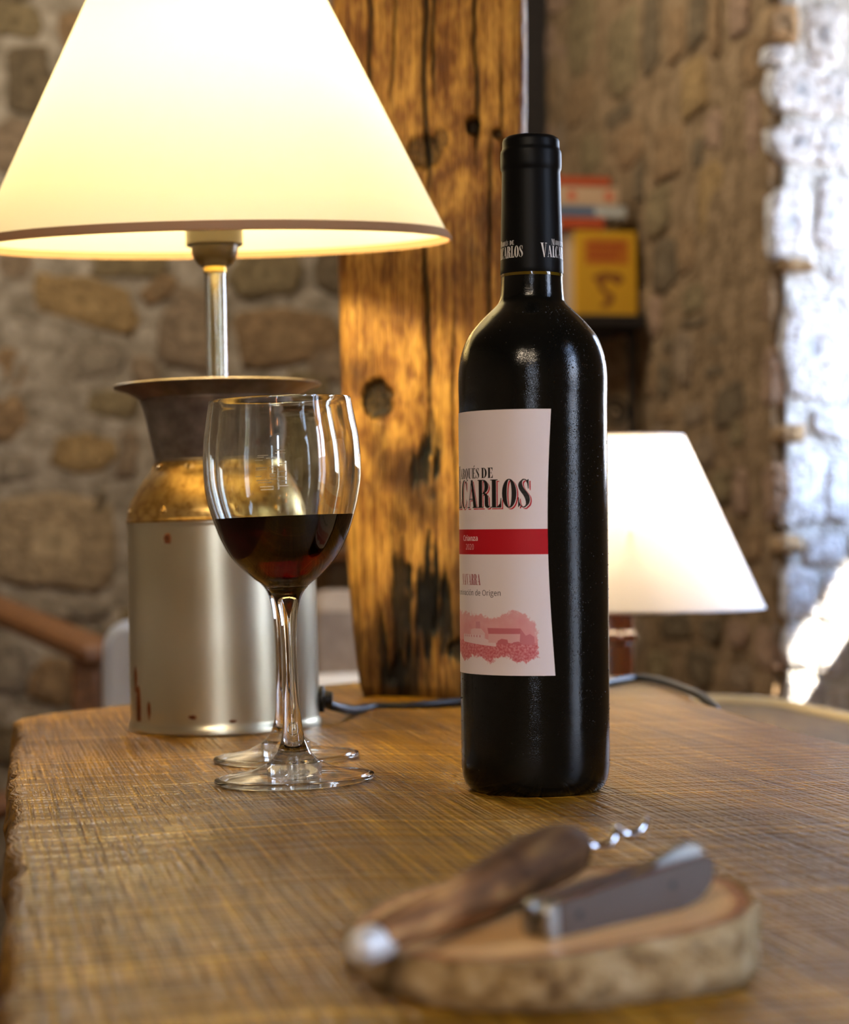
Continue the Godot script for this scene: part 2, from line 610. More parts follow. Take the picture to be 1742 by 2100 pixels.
	for s in [[1604, 45, 74, 92, 0, 1], [1690, 70, 90, 140, 0, 0], [1600, 110, 60, 40, 0, 0], [1645, 185, 130, 120, 8, 0], [1720, 190, 60, 90, 0, 0], [1640, 290, 110, 96, -10, 0], [1712, 300, 80, 90, 0, 0],
			[1624, 455, 90, 150, 0, 0], [1706, 440, 76, 150, 5, 0], [1632, 545, 76, 30, 0, 1], [1668, 715, 134, 220, 0, 0], [1726, 560, 50, 40, 0, 0], [1620, 890, 62, 40, 0, 1], [1700, 870, 80, 60, 0, 0],
			[1648, 1010, 92, 150, 0, 0], [1716, 1010, 52, 130, 0, 0], [1616, 1116, 58, 36, 0, 1], [1690, 1130, 90, 60, 0, 0], [1640, 1215, 70, 110, 0, 0], [1710, 1230, 66, 110, 0, 0], [1640, 1330, 66, 80, 0, 0],
			[1706, 1345, 66, 90, 0, 0], [1650, 1430, 80, 80, 0, 0], [1720, 1440, 60, 80, 0, 0]]:
		var p := on_plane(s[0], s[1], jamb.transform)
		var q := on_plane(s[0] + s[2] * 0.5, s[1] + s[3] * 0.5, jamb.transform)
		var w := absf(q.x - p.x) * 2.0
		var h := absf(q.y - p.y) * 2.0
		taken.append([p, w, h])
		lay_stone(jamb, p, w, h, deg_to_rad(-s[4]), jwarm if s[5] else white, 0.02 if s[5] else 0.007)
	fill_stones(jamb, taken, 0.0, 0.27, -0.6, 1.05, 0.08, 50, [white], 0.006)
	# ---- the windows
	var frame_m := mat(rgb8(92, 62, 38), 0.5)
	var pane_m := mat(Color(0.9, 0.95, 0.95, 0.06), 0.02)
	pane_m.transparency = BaseMaterial3D.TRANSPARENCY_ALPHA
	for wd in [[N0, N1, 0.19, 1.1, -0.3], [3.95, 4.45, -0.32, 1.25, -0.1]]:
		var b := MB.new()
		var fw := 0.035
		add_box(b, Vector3(wd[0], wd[2], wd[4] - 0.05), Vector3(wd[1], wd[2] + fw, wd[4]))
		add_box(b, Vector3(wd[0], wd[3] - fw, wd[4] - 0.05), Vector3(wd[1], wd[3], wd[4]))
		for x in [wd[0], wd[1] - fw, (wd[0] + wd[1] - fw) / 2.0]:
			add_box(b, Vector3(x, wd[2] + fw, wd[4] - 0.05), Vector3(x + fw, wd[3] - fw, wd[4]))
		var win := structure("window_1" if wd[0] < 3.0 else "window_2", b, frame_m, fr)
		var g := MB.new()
		add_box(g, Vector3(wd[0] + 0.01, wd[2] + 0.01, wd[4] - 0.028), Vector3(wd[1] - 0.01, wd[3] - 0.01, wd[4] - 0.024), 0.0005)
		put("pane", g, pane_m, win)
	# added eaves over both windows, out of view: they cut the jamb's sun patch
	var ev := MB.new()
	add_box(ev, Vector3(-0.3, 1.1, -0.886), Vector3(6.8, 1.22, -0.7))
	structure("added_trim_2", ev, frame_m, fr)
	# an added unseen wall opposite the second window, toning its reflection in the bottle
	var gw := MB.new()
	add_box(gw, Vector3(3.4, -0.9, -3.4), Vector3(9.0, 0.62, -3.2))
	structure("wall_added", gw, mat(rgb8(236, 234, 228), 0.9), fr)
	# ---- walls out of sight, with a window behind the camera
	var plaster := triplanar(mat(rgb8(190, 168, 138), 0.9), 1.5)
	plaster.albedo_texture = mortar.albedo_texture
	var wl := MB.new()
	add_box(wl, Vector3(-7.0, FLOOR_Y, -0.3), Vector3(0.5, CEIL_Y, 0.0))
	structure("wall_left", wl, plaster, wall_frame("left"))
	var ff := wall_frame("front")
	var wf := MB.new()
	# x runs from the right wall towards the left wall
	add_box(wf, Vector3(-0.6, FLOOR_Y, -0.4), Vector3(1.6, CEIL_Y, 0.0))
	add_box(wf, Vector3(1.6, FLOOR_Y, -0.4), Vector3(1.85, 0.1, 0.0))
	add_box(wf, Vector3(1.6, 1.1, -0.4), Vector3(1.85, CEIL_Y, 0.0))
	add_box(wf, Vector3(1.85, FLOOR_Y, -0.4), Vector3(4.0, CEIL_Y, 0.0))
	structure("wall_front", wf, plaster, ff)
	var w3 := MB.new()
	for x in [1.6, 1.81]:
		add_box(w3, Vector3(x, 0.1, -0.25), Vector3(x + 0.04, 1.1, -0.2))
	for y in [0.1, 0.58, 1.06]:
		add_box(w3, Vector3(1.64, y, -0.25), Vector3(1.81, y + 0.04, -0.2))
	var win3 := structure("window_3", w3, frame_m, ff)
	var g3 := MB.new()
	add_box(g3, Vector3(1.61, 0.11, -0.228), Vector3(1.84, 1.09, -0.224), 0.0005)
	put("pane", g3, pane_m, win3)
	# ---- floor, ceiling, beams
	var rf := Transform3D(Basis(Vector3(-CA, 0, SA), Vector3.UP, Vector3(SA, 0, CA)), CORNER)
	# this frame is left-handed in x; boxes are symmetric, so use the right wall's frame instead
	rf = wall_frame("back")
	var fl := MB.new()
	add_box(fl, Vector3(-4.0, FLOOR_Y - 0.15, -0.4), Vector3(1.2, FLOOR_Y, 7.0))
	var tile_m := triplanar(mat(rgb8(124, 78, 52), 0.5), 1.2)
	tile_m.albedo_texture = noise_tex(41, 0.02, Color(0.6, 0.55, 0.5), Color(1, 1, 1), 4)
	structure("floor", fl, tile_m, rf)
	var ce := MB.new()
	add_box(ce, Vector3(-4.0, CEIL_Y, -0.4), Vector3(1.2, CEIL_Y + 0.2, 7.0))
	structure("ceiling", ce, plaster, rf)
	# dark upright board in the corner, beside the post
	var tb := MB.new()
	var t0 := on_plane(1092, 400, rf)
	var t1 := on_plane(1138, 400, rf)
	add_box(tb, Vector3(t0.x - 0.03, FLOOR_Y, 0.0), Vector3(t1.x, CEIL_Y, 0.05))
	var dark_wood := triplanar(mat(rgb8(40, 29, 19), 0.7), 5.0, false)
	dark_wood.albedo_texture = wood_plain.albedo_texture
	M.dark_wood = dark_wood
	structure("trim_3", tb, dark_wood, rf)

# ------------------------------------------------------------------ the table
func piecewise(p: Array, x: float) -> float:
	for k in p.size() - 1:
		if x <= p[k + 1][0]:
			return lerpf(p[k][1], p[k + 1][1], clampf((x - p[k][0]) / (p[k + 1][0] - p[k][0]), 0.0, 1.0))
	return p[-1][1]

const TABLE_LEFT := [[0.1, -0.0247], [1.454, -0.286], [1.5, -0.275], [1.54, -0.25], [1.582, -0.222], [1.68, -0.14], [1.764, -0.054], [1.82, 0.03], [1.845, 0.11]]
const TABLE_RIGHT := [[0.1, 0.455], [1.234, 0.251], [1.33, 0.233], [1.45, 0.215], [1.56, 0.204], [1.65, 0.207], [1.75, 0.212], [1.817, 0.195], [1.845, 0.125]]

func table_edge(d: float, side: int) -> float:
	var x := piecewise(TABLE_LEFT if side < 0 else TABLE_RIGHT, d)
	var chip := noise.get_noise_2d(d * 60.0, side * 40.0) * 0.004 + noise.get_noise_2d(d * 260.0, side * 90.0) * 0.0022
	if side < 0:
		chip -= 0.006 * maxf(0.0, noise.get_noise_2d(d * 45.0, 700.0) - 0.28) * 4.0 * -1.0
	return x + chip * (1.0 if side < 0 else 0.4)

func table_textures() -> Array:
	var w := 1536
	var h := 2048
	var fib := stretched(51, w, h, 1536, 60, 0.19, 3)       # fibres run along the table
	var fib2 := stretched(52, w, h, 384, 24, 0.12, 3)
	var saw := stretched(53, w, h, 10, 2048, 0.1, 3)       # saw marks run across it
	var saw2 := stretched(54, w, h, 24, 512, 0.11, 3)
	var cloud := stretched(55, w, h, 64, 64, 0.06, 3)
	var fine := stretched(56, w, h, 1536, 300, 0.4, 1)
	var col := PackedByteArray()
	col.resize(w * h * 3)
	var hgt := PackedByteArray()
	hgt.resize(w * h)
	var n := w * h
	for i in n:
		var f: int = fib[i]
		var sw: int = saw[i]
		var s2: int = saw2[i]
		var f2: int = fib2[i]
		var fn: int = fine[i]
		var k: int = (f * 2 + f2 * 3 + cloud[i] * 3 + fn + s2) / 10      # 0..255
		var t := k
		if f < 100:
			t -= (100 - f)
		if sw < 84:
			t -= (84 - sw) / 2
		# raised ridges are coloured paler
		if sw > 150:
			t += (sw - 150) * (fn + 90) >> 7
		if f > 156:
			t += (f - 156) * (s2 + 70) >> 7
		col[i * 3] = clampi(74 + (t * 108 >> 8), 0, 255)
		col[i * 3 + 1] = clampi(45 + (t * 90 >> 8), 0, 255)
		col[i * 3 + 2] = clampi(5 + (t * 34 >> 8), 0, 255)
		hgt[i] = clampi((f * 3 + sw * 4 + s2 * 2 + fn) / 10, 0, 255)
	var a := Image.create_from_data(w, h, false, Image.FORMAT_RGB8, col)
	var b := Image.create_from_data(w, h, false, Image.FORMAT_L8, hgt)
	return [ImageTexture.create_from_image(a), ImageTexture.create_from_image(b)]

func build_table() -> void:
	var tx := table_textures()
	var m := mat(Color.WHITE, 0.36)
	m.albedo_texture = tx[0]
	m.heightmap_enabled = true
	m.heightmap_texture = tx[1]
	m.heightmap_scale = 0.45
	m.metallic_specular = 0.3
	M.table = m
	var o := thing("table", "long dark-brown plank table with saw-marked top and chipped live edge", "table", Vector3(0.06, FLOOR_Y, -0.95))
	var off := -o.position
	var uvf := func(x, z): return Vector2((x * 0.977 + z * -0.211 + 0.32) / 0.72, 1.0 - (x * -0.211 - z * 0.977 + 0.1) / 1.95)
	var b := MB.new()
	var nr := 350
	var nc := 30
	var row_d := func(j): return lerpf(0.1, 1.845, float(j) / nr)
	# top, with rounded-over long edges
	b.grid(nc, nr, func(i, j):
		var d: float = row_d.call(j)
		var l := table_edge(d, -1) + 0.004
		var r := table_edge(d, 1) - 0.004
		var x := lerpf(l, r, float(i) / nc)
		return off + Vector3(x, table_y(x), -d), false, false, func(i, j):
			var d: float = row_d.call(j)
			return uvf.call(lerpf(table_edge(d, -1), table_edge(d, 1), float(i) / nc), -d))
	for side in [-1, 1]:
		b.grid(6, nr, func(i, j):
			var d: float = row_d.call(j)
			var e := table_edge(d, side)
			var q: Array = [[-0.004, 0.0], [-0.0012, -0.0012], [0.0, -0.004], [0.002, -0.02], [-0.001, -0.035], [-0.004, -0.049], [-0.008, -0.05]][i]
			var rough := noise.get_noise_3d(d * 170.0, q[1] * 900.0, side * 50.0) * 0.0022 * (0.0 if i == 0 else 1.0)
			var x: float = e + (q[0] + rough) * side
			return off + Vector3(x, table_y(e) + q[1], -d), false, side < 0, func(i, j): return uvf.call(table_edge(row_d.call(j), side) + i * 0.006, -row_d.call(j)))
	# underside and the two ends
	b.grid(2, nr, func(i, j):
		var d: float = row_d.call(j)
		var x := lerpf(table_edge(d, -1) + 0.008, table_edge(d, 1) - 0.008, i / 2.0)
		return off + Vector3(x, table_y(x) - 0.05, -d), false, true)
	for e in [0, nr]:
		var d: float = row_d.call(e)
		b.grid(4, 1, func(i, j):
			var x := lerpf(table_edge(d, -1) + 0.004, table_edge(d, 1) - 0.004, i / 4.0)
			return off + Vector3(x, table_y(x) - (0.05 if j == 0 else 0.0), -d), false, e != 0)
	put("tabletop", b, m, o)
	for q in [[-0.14, -1.36], [0.13, -1.5], [0.02, -0.42], [0.3, -0.46]]:
		var lg := MB.new()
		lg.box(Vector3(0.08, 0.7, 0.08), Transform3D(Basis(Vector3.UP, -0.21), off + Vector3(q[0], table_y(q[0]) - 0.05 - 0.35, q[1])), 0.008)
		put("leg", lg, M.dark_wood, o)
	var rail := MB.new()
	for q in [[[-0.14, -1.36], [0.02, -0.42]], [[0.13, -1.5], [0.3, -0.46]]]:
		rail.tube([off + Vector3(q[0][0], -0.12, q[0][1]), off + Vector3(q[1][0], -0.12, q[1][1])], 0.025, 8)
	put("stretcher", rail, M.dark_wood, o)

# ------------------------------------------------------------------ the post
# weathering of the post's face: x across from its middle, y above the table. Returns depth (m, inwards) and darkness
func post_mark(x: float, y: float) -> Vector2:
	var depth := 0.0
	var dark := 0.0
	# drying cracks, as slow wandering lines
	for c in [[-0.0365, 0.40, 0.56, 0.0012, 0.7], [0.002, 0.38, 0.60, 0.0016, 0.8], [0.039, 0.40, 0.6, 0.0014, 0.7], [0.002, 0.22, 0.36, 0.0016, 0.85], [0.048, 0.25, 0.44, 0.0012, 0.6], [-0.022, 0.44, 0.7, 0.001, 0.5], [0.022, 0.12, 0.3, 0.001, 0.5], [0.06, 0.05, 0.5, 0.001, 0.4], [0.01, 0.45, 0.7, 0.0013, 0.7], [-0.055, 0.02, 0.2, 0.001, 0.4]]:
		if y > c[1] and y < c[2]:
			var cx: float = c[0] + noise.get_noise_2d(y * 45.0, c[0] * 4000.0) * 0.006
			var fade := minf(1.0, minf(y - c[1], c[2] - y) / 0.03)
			var k := exp(-pow((x - cx) / c[3], 2.0)) * fade
			depth += 0.004 * k
			dark += c[4] * k
	# knots and holes: x, y, half width, half height, depth, darkness
	for q in [[-0.0348, 0.228, 0.0105, 0.0145, 0.006, 1.0], [0.0366, 0.434, 0.0052, 0.0062, 0.010, 1.0], [0.055, 0.428, 0.003, 0.0035, 0.006, 0.9], [0.0235, 0.0375, 0.009, 0.008, 0.004, 0.9], [0.0, 0.415, 0.012, 0.012, 0.003, 0.55], [0.012, 0.425, 0.006, 0.008, 0.002, 0.4]]:
		var r := Vector2((x - q[0]) / q[2], (y - q[1]) / q[3]).length() + noise.get_noise_2d(x * 900.0, y * 900.0) * 0.25
		if r < 1.3:
			var k := smoothstep(1.25, 0.8, r)
			depth += q[4] * k
			dark += q[5] * k * (0.75 + 0.35 * noise.get_noise_2d(x * 1600.0 + 50.0, y * 1600.0))
	# charred, rotted streaks near the foot
	for q in [[-0.0206, 0.06, 0.0085, 0.058, 0.75], [0.0, 0.083, 0.011, 0.042, 1.0], [-0.002, 0.178, 0.0085, 0.022, 0.8], [0.004, 0.2, 0.007, 0.03, 0.45], [-0.018, 0.015, 0.013, 0.028, 0.7], [0.012, 0.06, 0.008, 0.03, 0.75], [-0.034, 0.02, 0.004, 0.04, 0.5], [0.034, 0.14, 0.003, 0.05, 0.4]]:
		var e := noise.get_noise_2d(x * 1100.0 + 9.0, y * 130.0) * 0.9 + noise.get_noise_2d(x * 300.0, y * 300.0 + 70.0) * 0.3
		var r := Vector2((x - q[0]) / q[2], (y - q[1]) / q[3]).length() + e
		if r < 1.2:
			var k := smoothstep(1.15, 0.5, r)
			depth += 0.0022 * k
			dark += q[4] * k
	return Vector2(depth, minf(dark, 1.15))

func build_post() -> void:
	# texture: the face in the middle half, sides to left and right; one metre high
	var w := 768
	var h := 2048
	var fib := stretched(61, w, h, 768, 60, 0.09, 4)
	var fine := stretched(62, w, h, 768, 260, 0.22, 3)
	var blot := stretched(63, w, h, 60, 90, 0.09, 3)
	var swirl := stretched(64, w, h, 300, 500, 0.05, 4)
	var col := PackedByteArray()
	col.resize(w * h * 3)
	for j in h:
		var y := 1.0 - (j + 0.5) / h
		for i in w:
			var k := j * w + i
			var x := ((i + 0.5) / w - 0.5) * 0.28
			# grain bends round the knots
			var near := exp(-(pow((x + 0.02) / 0.04, 2.0) + pow((y - 0.215) / 0.06, 2.0))) + exp(-(pow((x - 0.01) / 0.05, 2.0) + pow((y - 0.42) / 0.06, 2.0)))
			var g: float = lerpf(fib[k], swirl[k], minf(0.3 + near * 0.7, 0.9)) * 0.46 + fine[k] * 0.26 + blot[k] * 0.28
			var t := clampf((g - 70.0) / 115.0, 0.0, 1.0)
			t = t * t * (3.0 - 2.0 * t)
			var dk := 0.0
			if y < 0.62 and absf(x) < 0.09:
				dk = clampf(post_mark(x + 0.007, y).y, 0.0, 1.0)
			var f := (1.0 - 0.93 * dk) * (0.64 + 0.36 * smoothstep(0.02, 0.28, y + (blot[k] - 128.0) / 500.0))  # darker towards the foot: dirt, plus the lamp's falloff painted in
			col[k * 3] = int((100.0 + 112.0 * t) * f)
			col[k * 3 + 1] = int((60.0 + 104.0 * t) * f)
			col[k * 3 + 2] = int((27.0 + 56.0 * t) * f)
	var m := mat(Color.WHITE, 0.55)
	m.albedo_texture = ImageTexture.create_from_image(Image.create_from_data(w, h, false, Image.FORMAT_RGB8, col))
	m.metallic_specular = 0.4
	var bl := PackedByteArray()
	bl.resize(w * h)
	for k in w * h:
		bl[k] = (fib[k] + fine[k] * 2 + swirl[k]) / 4
	m.heightmap_enabled = true
	m.heightmap_texture = ImageTexture.create_from_image(Image.create_from_data(w, h, false, Image.FORMAT_L8, bl))
	m.heightmap_scale = 0.25
	var o := thing("wooden_post", "weathered square timber post with dark knot and black rot streaks standing on the table", "post", Vector3(0.0115, 0.0, -1.643))
	o.rotation.y = -0.03
	var b := MB.new()
	# the outline of the cross-section: a square with worn corners, walked from the middle of the back
	var half := 0.0695
	var ring := PackedVector2Array()
	var corner := 0.012
	var steps := 90
	for s in 4:
		# sides: back, left, front, right
		var nside: int = [14, 16, steps, 16][s]
		for k in nside:
			var f := float(k) / nside
			var p := Vector2(lerpf(half - corner, -half + corner, f), -half)
			ring.append(p.rotated(-s * PI / 2.0))
		for k in 4:
			var a := PI / 2.0 * float(k) / 4.0
			var p := Vector2(-half + corner - sin(a) * corner, -half + corner - cos(a) * corner)
			ring.append(p.rotated(-s * PI / 2.0))
	ring.append(ring[0])
	var lens_ := PackedFloat32Array([0.0])
	for k in ring.size() - 1:
		lens_.append(lens_[k] + ring[k].distance_to(ring[k + 1]))
	var total := lens_[-1]
	# the middle of the front face lies at half the way round
	var ys := PackedFloat32Array()
	for k in 261:
		ys.append(k * 0.0023)
	for k in 30:
		ys.append(0.6 + (k + 1) * (CEIL_Y - 0.6) / 30.0)
	var mid_len := 0.0
	for k in ring.size():
		if ring[k].y > half - 0.001 and absf(ring[k].x) < 0.001:
			mid_len = lens_[k]
	b.grid(ring.size() - 1, ys.size() - 1, func(i, j):
		var p := ring[i]
		var y := ys[j]
		var nrm := Vector2(p.x, p.y)
		nrm = Vector2(clampf((absf(p.x) - half + corner) / corner, 0, 1) * signf(p.x), clampf((absf(p.y) - half + corner) / corner, 0, 1) * signf(p.y)).normalized()
		var push := noise.get_noise_3d(p.x * 160.0, y * 14.0, p.y * 160.0) * 0.0016 + noise.get_noise_3d(p.x * 40.0, y * 22.0, p.y * 40.0 + 30.0) * 0.004
		if p.y > half - corner * 0.5 and y < 0.62:
			push -= post_mark(p.x + 0.007, y).x
		# the foot is worn away, more on the left
		push -= 0.012 * pow(clampf(1.0 - y / 0.16, 0.0, 1.0), 1.7) * (1.0 if p.x < 0.0 else 0.4) + 0.005 * pow(clampf(1.0 - y / 0.012, 0.0, 1.0), 2.0)
		var q := p + nrm * push
		var lean := -0.008 * (y / 0.5) if q.x < 0.0 and y < 0.6 else -0.0096 * (1.0 if q.x < 0.0 and y >= 0.6 else 0.0)
		return Vector3(q.x + lean * clampf(-q.x / half, 0.0, 1.0), y, q.y), true, false,
		func(i, j): return Vector2((lens_[i] - mid_len) / 0.28 + 0.5, 1.0 - ys[j]))
	var top := []
	var foot := []
	for k in ring.size() - 1:
		top.append(Vector3(ring[k].x, CEIL_Y, ring[k].y))
		foot.append(Vector3(ring[k].x * 0.8, 0.0, ring[k].y * 0.8))
	b.face(foot, Vector3(0, 0.5, 0))
	b.face(top, Vector3(0, 0.5, 0))
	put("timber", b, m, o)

# ------------------------------------------------------------------ printing: polygons filled into a picture
class Press:
	var w: int
	var h: int
	var px := PackedFloat32Array()
	func _init(w_: int, h_: int, paper: Color) -> void:
		w = w_
		h = h_
		px.resize(w * h * 3)
		for i in w * h:
			px[i * 3] = paper.r
			px[i * 3 + 1] = paper.g
			px[i * 3 + 2] = paper.b

	func ink(x: int, y: int, col: Color, k: float) -> void:
		if x < 0 or y < 0 or x >= w or y >= h or k <= 0.0:
			return
		var o := (y * w + x) * 3
		k = minf(k, 1.0)
		px[o] = lerpf(px[o], col.r, k)
		px[o + 1] = lerpf(px[o + 1], col.g, k)
		px[o + 2] = lerpf(px[o + 2], col.b, k)

	# even-odd fill of several outlines together, four lines to the pixel
	func fill(outlines: Array, col: Color) -> void:
		var y0 := 1e9
		var y1 := -1e9
		for o in outlines:
			for q in o:
				y0 = minf(y0, q.y)
				y1 = maxf(y1, q.y)
		for y in range(maxi(0, int(floor(y0))), mini(h - 1, int(ceil(y1))) + 1):
			var cover := {}
			for sub in 4:
				var yy := y + 0.125 + sub * 0.25
				var xs := []
				for o in outlines:
					var m: int = o.size()
					for i in m:
						var a: Vector2 = o[i]
						var b: Vector2 = o[(i + 1) % m]
						if (a.y <= yy) != (b.y <= yy):
							xs.append(a.x + (yy - a.y) * (b.x - a.x) / (b.y - a.y))
				xs.sort()
				for k in range(0, xs.size() - 1, 2):
					var l: float = maxf(0.0, xs[k])
					var r: float = minf(w, xs[k + 1])
					for x in range(int(floor(l)), int(ceil(r))):
						cover[x] = cover.get(x, 0.0) + 0.25 * (minf(r, x + 1.0) - maxf(l, float(x)))
			for x in cover:
				ink(x, y, col, cover[x])

	func texture() -> ImageTexture:
		var by := PackedByteArray()
		by.resize(w * h * 3)
		for i in px.size():
			by[i] = int(clampf(px[i] * 255.0 + 0.5, 0.0, 255.0))
		return ImageTexture.create_from_image(Image.create_from_data(w, h, false, Image.FORMAT_RGB8, by))

# a tall high-contrast roman capital: outlines in a box one unit high, and its width
func roman(ch: String) -> Array:
	var o := []
	var bar := func(x0, y0, x1, y1): o.append(PackedVector2Array([Vector2(x0, y0), Vector2(x1, y0), Vector2(x1, y1), Vector2(x0, y1)]))
	var poly := func(p):
		var q := PackedVector2Array()
		for i in range(0, p.size(), 2):
			q.append(Vector2(p[i], p[i + 1]))
		o.append(q)
	# the part of a ring between two ellipses
	var ring := func(cx, cy, rx, ry, ix, iy, irx, iry, a0, a1):
		var q := PackedVector2Array()
		for k in 33:
			var a: float = deg_to_rad(lerpf(a0, a1, k / 32.0))
			q.append(Vector2(cx + rx * cos(a), cy + ry * sin(a)))
		for k in 33:
			var a: float = deg_to_rad(lerpf(a1, a0, k / 32.0))
			q.append(Vector2(ix + irx * cos(a), iy + iry * sin(a)))
		o.append(q)
	var width := 0.5
	match ch:
		"L":
			width = 0.47
			bar.call(0.07, 0, 0.25, 1)
			bar.call(0, 0.97, 0.32, 1)
			bar.call(0, 0, 0.47, 0.03)
			poly.call([0.47, 0.0, 0.47, 0.34, 0.445, 0.34, 0.41, 0.14, 0.3, 0.03, 0.3, 0.0])
		"R":
			width = 0.6
			bar.call(0.06, 0, 0.24, 1)
			bar.call(0, 0.97, 0.3, 1)
			bar.call(0, 0, 0.3, 0.03)
			ring.call(0.28, 0.755, 0.26, 0.245, 0.28, 0.755, 0.075, 0.215, -90, 90)
			poly.call([0.24, 0.51, 0.36, 0.53, 0.47, 0.49, 0.53, 0.40, 0.54, 0.10, 0.565, 0.05, 0.60, 0.08, 0.61, 0.05, 0.57, 0.0, 0.47, -0.01, 0.38, 0.05, 0.36, 0.16, 0.36, 0.42, 0.31, 0.49, 0.24, 0.49])
		"A":
			width = 0.64
			poly.call([0.25, 1.0, 0.37, 1.0, 0.61, 0.0, 0.42, 0.0])
			poly.call([0.27, 1.0, 0.31, 1.0, 0.11, 0.0, 0.075, 0.0])
			bar.call(0.14, 0.30, 0.48, 0.33)
			bar.call(0, 0, 0.19, 0.03)
			bar.call(0.36, 0, 0.66, 0.03)
		"V":
			width = 0.66
			poly.call([0.05, 1.0, 0.24, 1.0, 0.42, 0.0, 0.32, 0.0])
			poly.call([0.53, 1.0, 0.565, 1.0, 0.39, 0.0, 0.35, 0.0])
			bar.call(0, 0.97, 0.31, 1)
			bar.call(0.45, 0.97, 0.66, 1)
		"C":
			width = 0.52
			ring.call(0.27, 0.5, 0.27, 0.515, 0.31, 0.5, 0.14, 0.485, 50, 310)
			poly.call([0.40, 0.93, 0.455, 0.98, 0.475, 0.98, 0.475, 0.64, 0.45, 0.64, 0.43, 0.78])
			poly.call([0.425, 0.08, 0.455, 0.12, 0.49, 0.30, 0.465, 0.31, 0.43, 0.18, 0.38, 0.1])
		"O":
			width = 0.56
			ring.call(0.28, 0.5, 0.28, 0.515, 0.28, 0.5, 0.095, 0.485, 0, 360)
		"Q":
			width = 0.56
			ring.call(0.28, 0.5, 0.28, 0.515, 0.28, 0.5, 0.095, 0.485, 0, 360)
			poly.call([0.22, 0.04, 0.34, 0.04, 0.42, -0.12, 0.56, -0.17, 0.56, -0.2, 0.42, -0.24, 0.32, -0.15])
		"S":
			width = 0.47
			var p := [[0.42, 0.78, 0.02], [0.38, 0.92, 0.03], [0.25, 0.99, 0.035], [0.14, 0.91, 0.1], [0.115, 0.79, 0.16], [0.17, 0.65, 0.2], [0.25, 0.54, 0.22], [0.34, 0.41, 0.21], [0.385, 0.25, 0.16], [0.36, 0.1, 0.1], [0.24, 0.01, 0.035], [0.11, 0.08, 0.03], [0.055, 0.24, 0.02]]
			var cv := Curve2D.new()
			for k in p.size():
				var pr: Array = p[maxi(k - 1, 0)]
				var nx: Array = p[mini(k + 1, p.size() - 1)]
				var tg := Vector2(nx[0] - pr[0], nx[1] - pr[1]) / 6.0
				cv.add_point(Vector2(p[k][0], p[k][1]), -tg, tg)
			var left := PackedVector2Array()
			var right := PackedVector2Array()
			for k in (p.size() - 1) * 6 + 1:
				var f := k / 6.0
				var i := mini(int(f), p.size() - 2)
				var q := cv.sample(i, f - i)
				var q2 := cv.sample(i, f - i + 0.01) - cv.sample(i, f - i - 0.01)
				var wd := lerpf(p[i][2], p[i + 1][2], f - i) * 0.5
				# the pen is held upright: the stroke is widened sideways
				var off := Vector2(wd, 0.0) if wd > 0.03 else q2.orthogonal().normalized() * wd
				if off.x < 0.0:
					off = -off
				if q2.y > 0.0 and wd <= 0.03:
					off = -off
				left.append(q - off)
				right.append(q + off)
			right.reverse()
			for k in left.size() - 1:
				var a := left[k]
				var b := left[k + 1]
				var e := right[right.size() - 2 - k]
				var g := right[right.size() - 1 - k]
				o.append(PackedVector2Array([a, b, e, g]))
			poly.call([0.40, 0.99, 0.425, 0.99, 0.425, 0.66, 0.40, 0.66, 0.37, 0.84, 0.33, 0.93])
			poly.call([0.03, 0.01, 0.055, 0.01, 0.10, 0.08, 0.14, 0.07, 0.08, 0.18, 0.055, 0.36, 0.03, 0.36])
		"M":
			width = 0.86
			bar.call(0.075, 0, 0.115, 1)
			bar.call(0, 0, 0.2, 0.03)
			bar.call(0, 0.97, 0.26, 1)
			poly.call([0.08, 1.0, 0.27, 1.0, 0.46, 0.0, 0.40, 0.0])
			poly.call([0.41, 0.0, 0.45, 0.0, 0.64, 1.0, 0.60, 1.0])
			bar.call(0.60, 0, 0.79, 1)
			bar.call(0.54, 0, 0.86, 0.03)
			bar.call(0.6, 0.97, 0.86, 1)
		"N":
			width = 0.64
			bar.call(0.075, 0, 0.115, 1)
			bar.call(0, 0, 0.2, 0.03)
			bar.call(0, 0.97, 0.24, 1)
			poly.call([0.07, 1.0, 0.25, 1.0, 0.565, 0.0, 0.46, 0.0])
			bar.call(0.525, 0, 0.565, 1)
			bar.call(0.44, 0.97, 0.64, 1)
		"U":
			width = 0.62
			bar.call(0.07, 0.25, 0.25, 1)
			bar.call(0, 0.97, 0.32, 1)
			bar.call(0.5, 0.25, 0.54, 1)
			bar.call(0.42, 0.97, 0.62, 1)
			ring.call(0.305, 0.25, 0.235, 0.265, 0.375, 0.25, 0.125, 0.225, 180, 360)
		"D":
			width = 0.6
			bar.call(0.06, 0, 0.24, 1)
			bar.call(0, 0.97, 0.27, 1)
			bar.call(0, 0, 0.27, 0.03)
			ring.call(0.25, 0.5, 0.33, 0.5, 0.25, 0.5, 0.145, 0.47, -90, 90)
		"E", "É":
			width = 0.5
			bar.call(0.06, 0, 0.24, 1)
			bar.call(0, 0.97, 0.48, 1)
			bar.call(0, 0, 0.5, 0.03)
			bar.call(0.24, 0.49, 0.38, 0.52)
			poly.call([0.48, 1.0, 0.48, 0.7, 0.455, 0.7, 0.42, 0.87, 0.32, 0.97])
			poly.call([0.5, 0.0, 0.5, 0.32, 0.475, 0.32, 0.44, 0.14, 0.32, 0.03])
			bar.call(0.365, 0.38, 0.39, 0.63)
			if ch == "É":
				poly.call([0.2, 1.07, 0.25, 1.07, 0.42, 1.25, 0.32, 1.27])
		_:
			width = 0.3
	return [o, width]

func roman_width(s: String, gap: float) -> float:
	var x := 0.0
	for ch in s:
		x += roman(ch)[1] + gap
	return x - gap

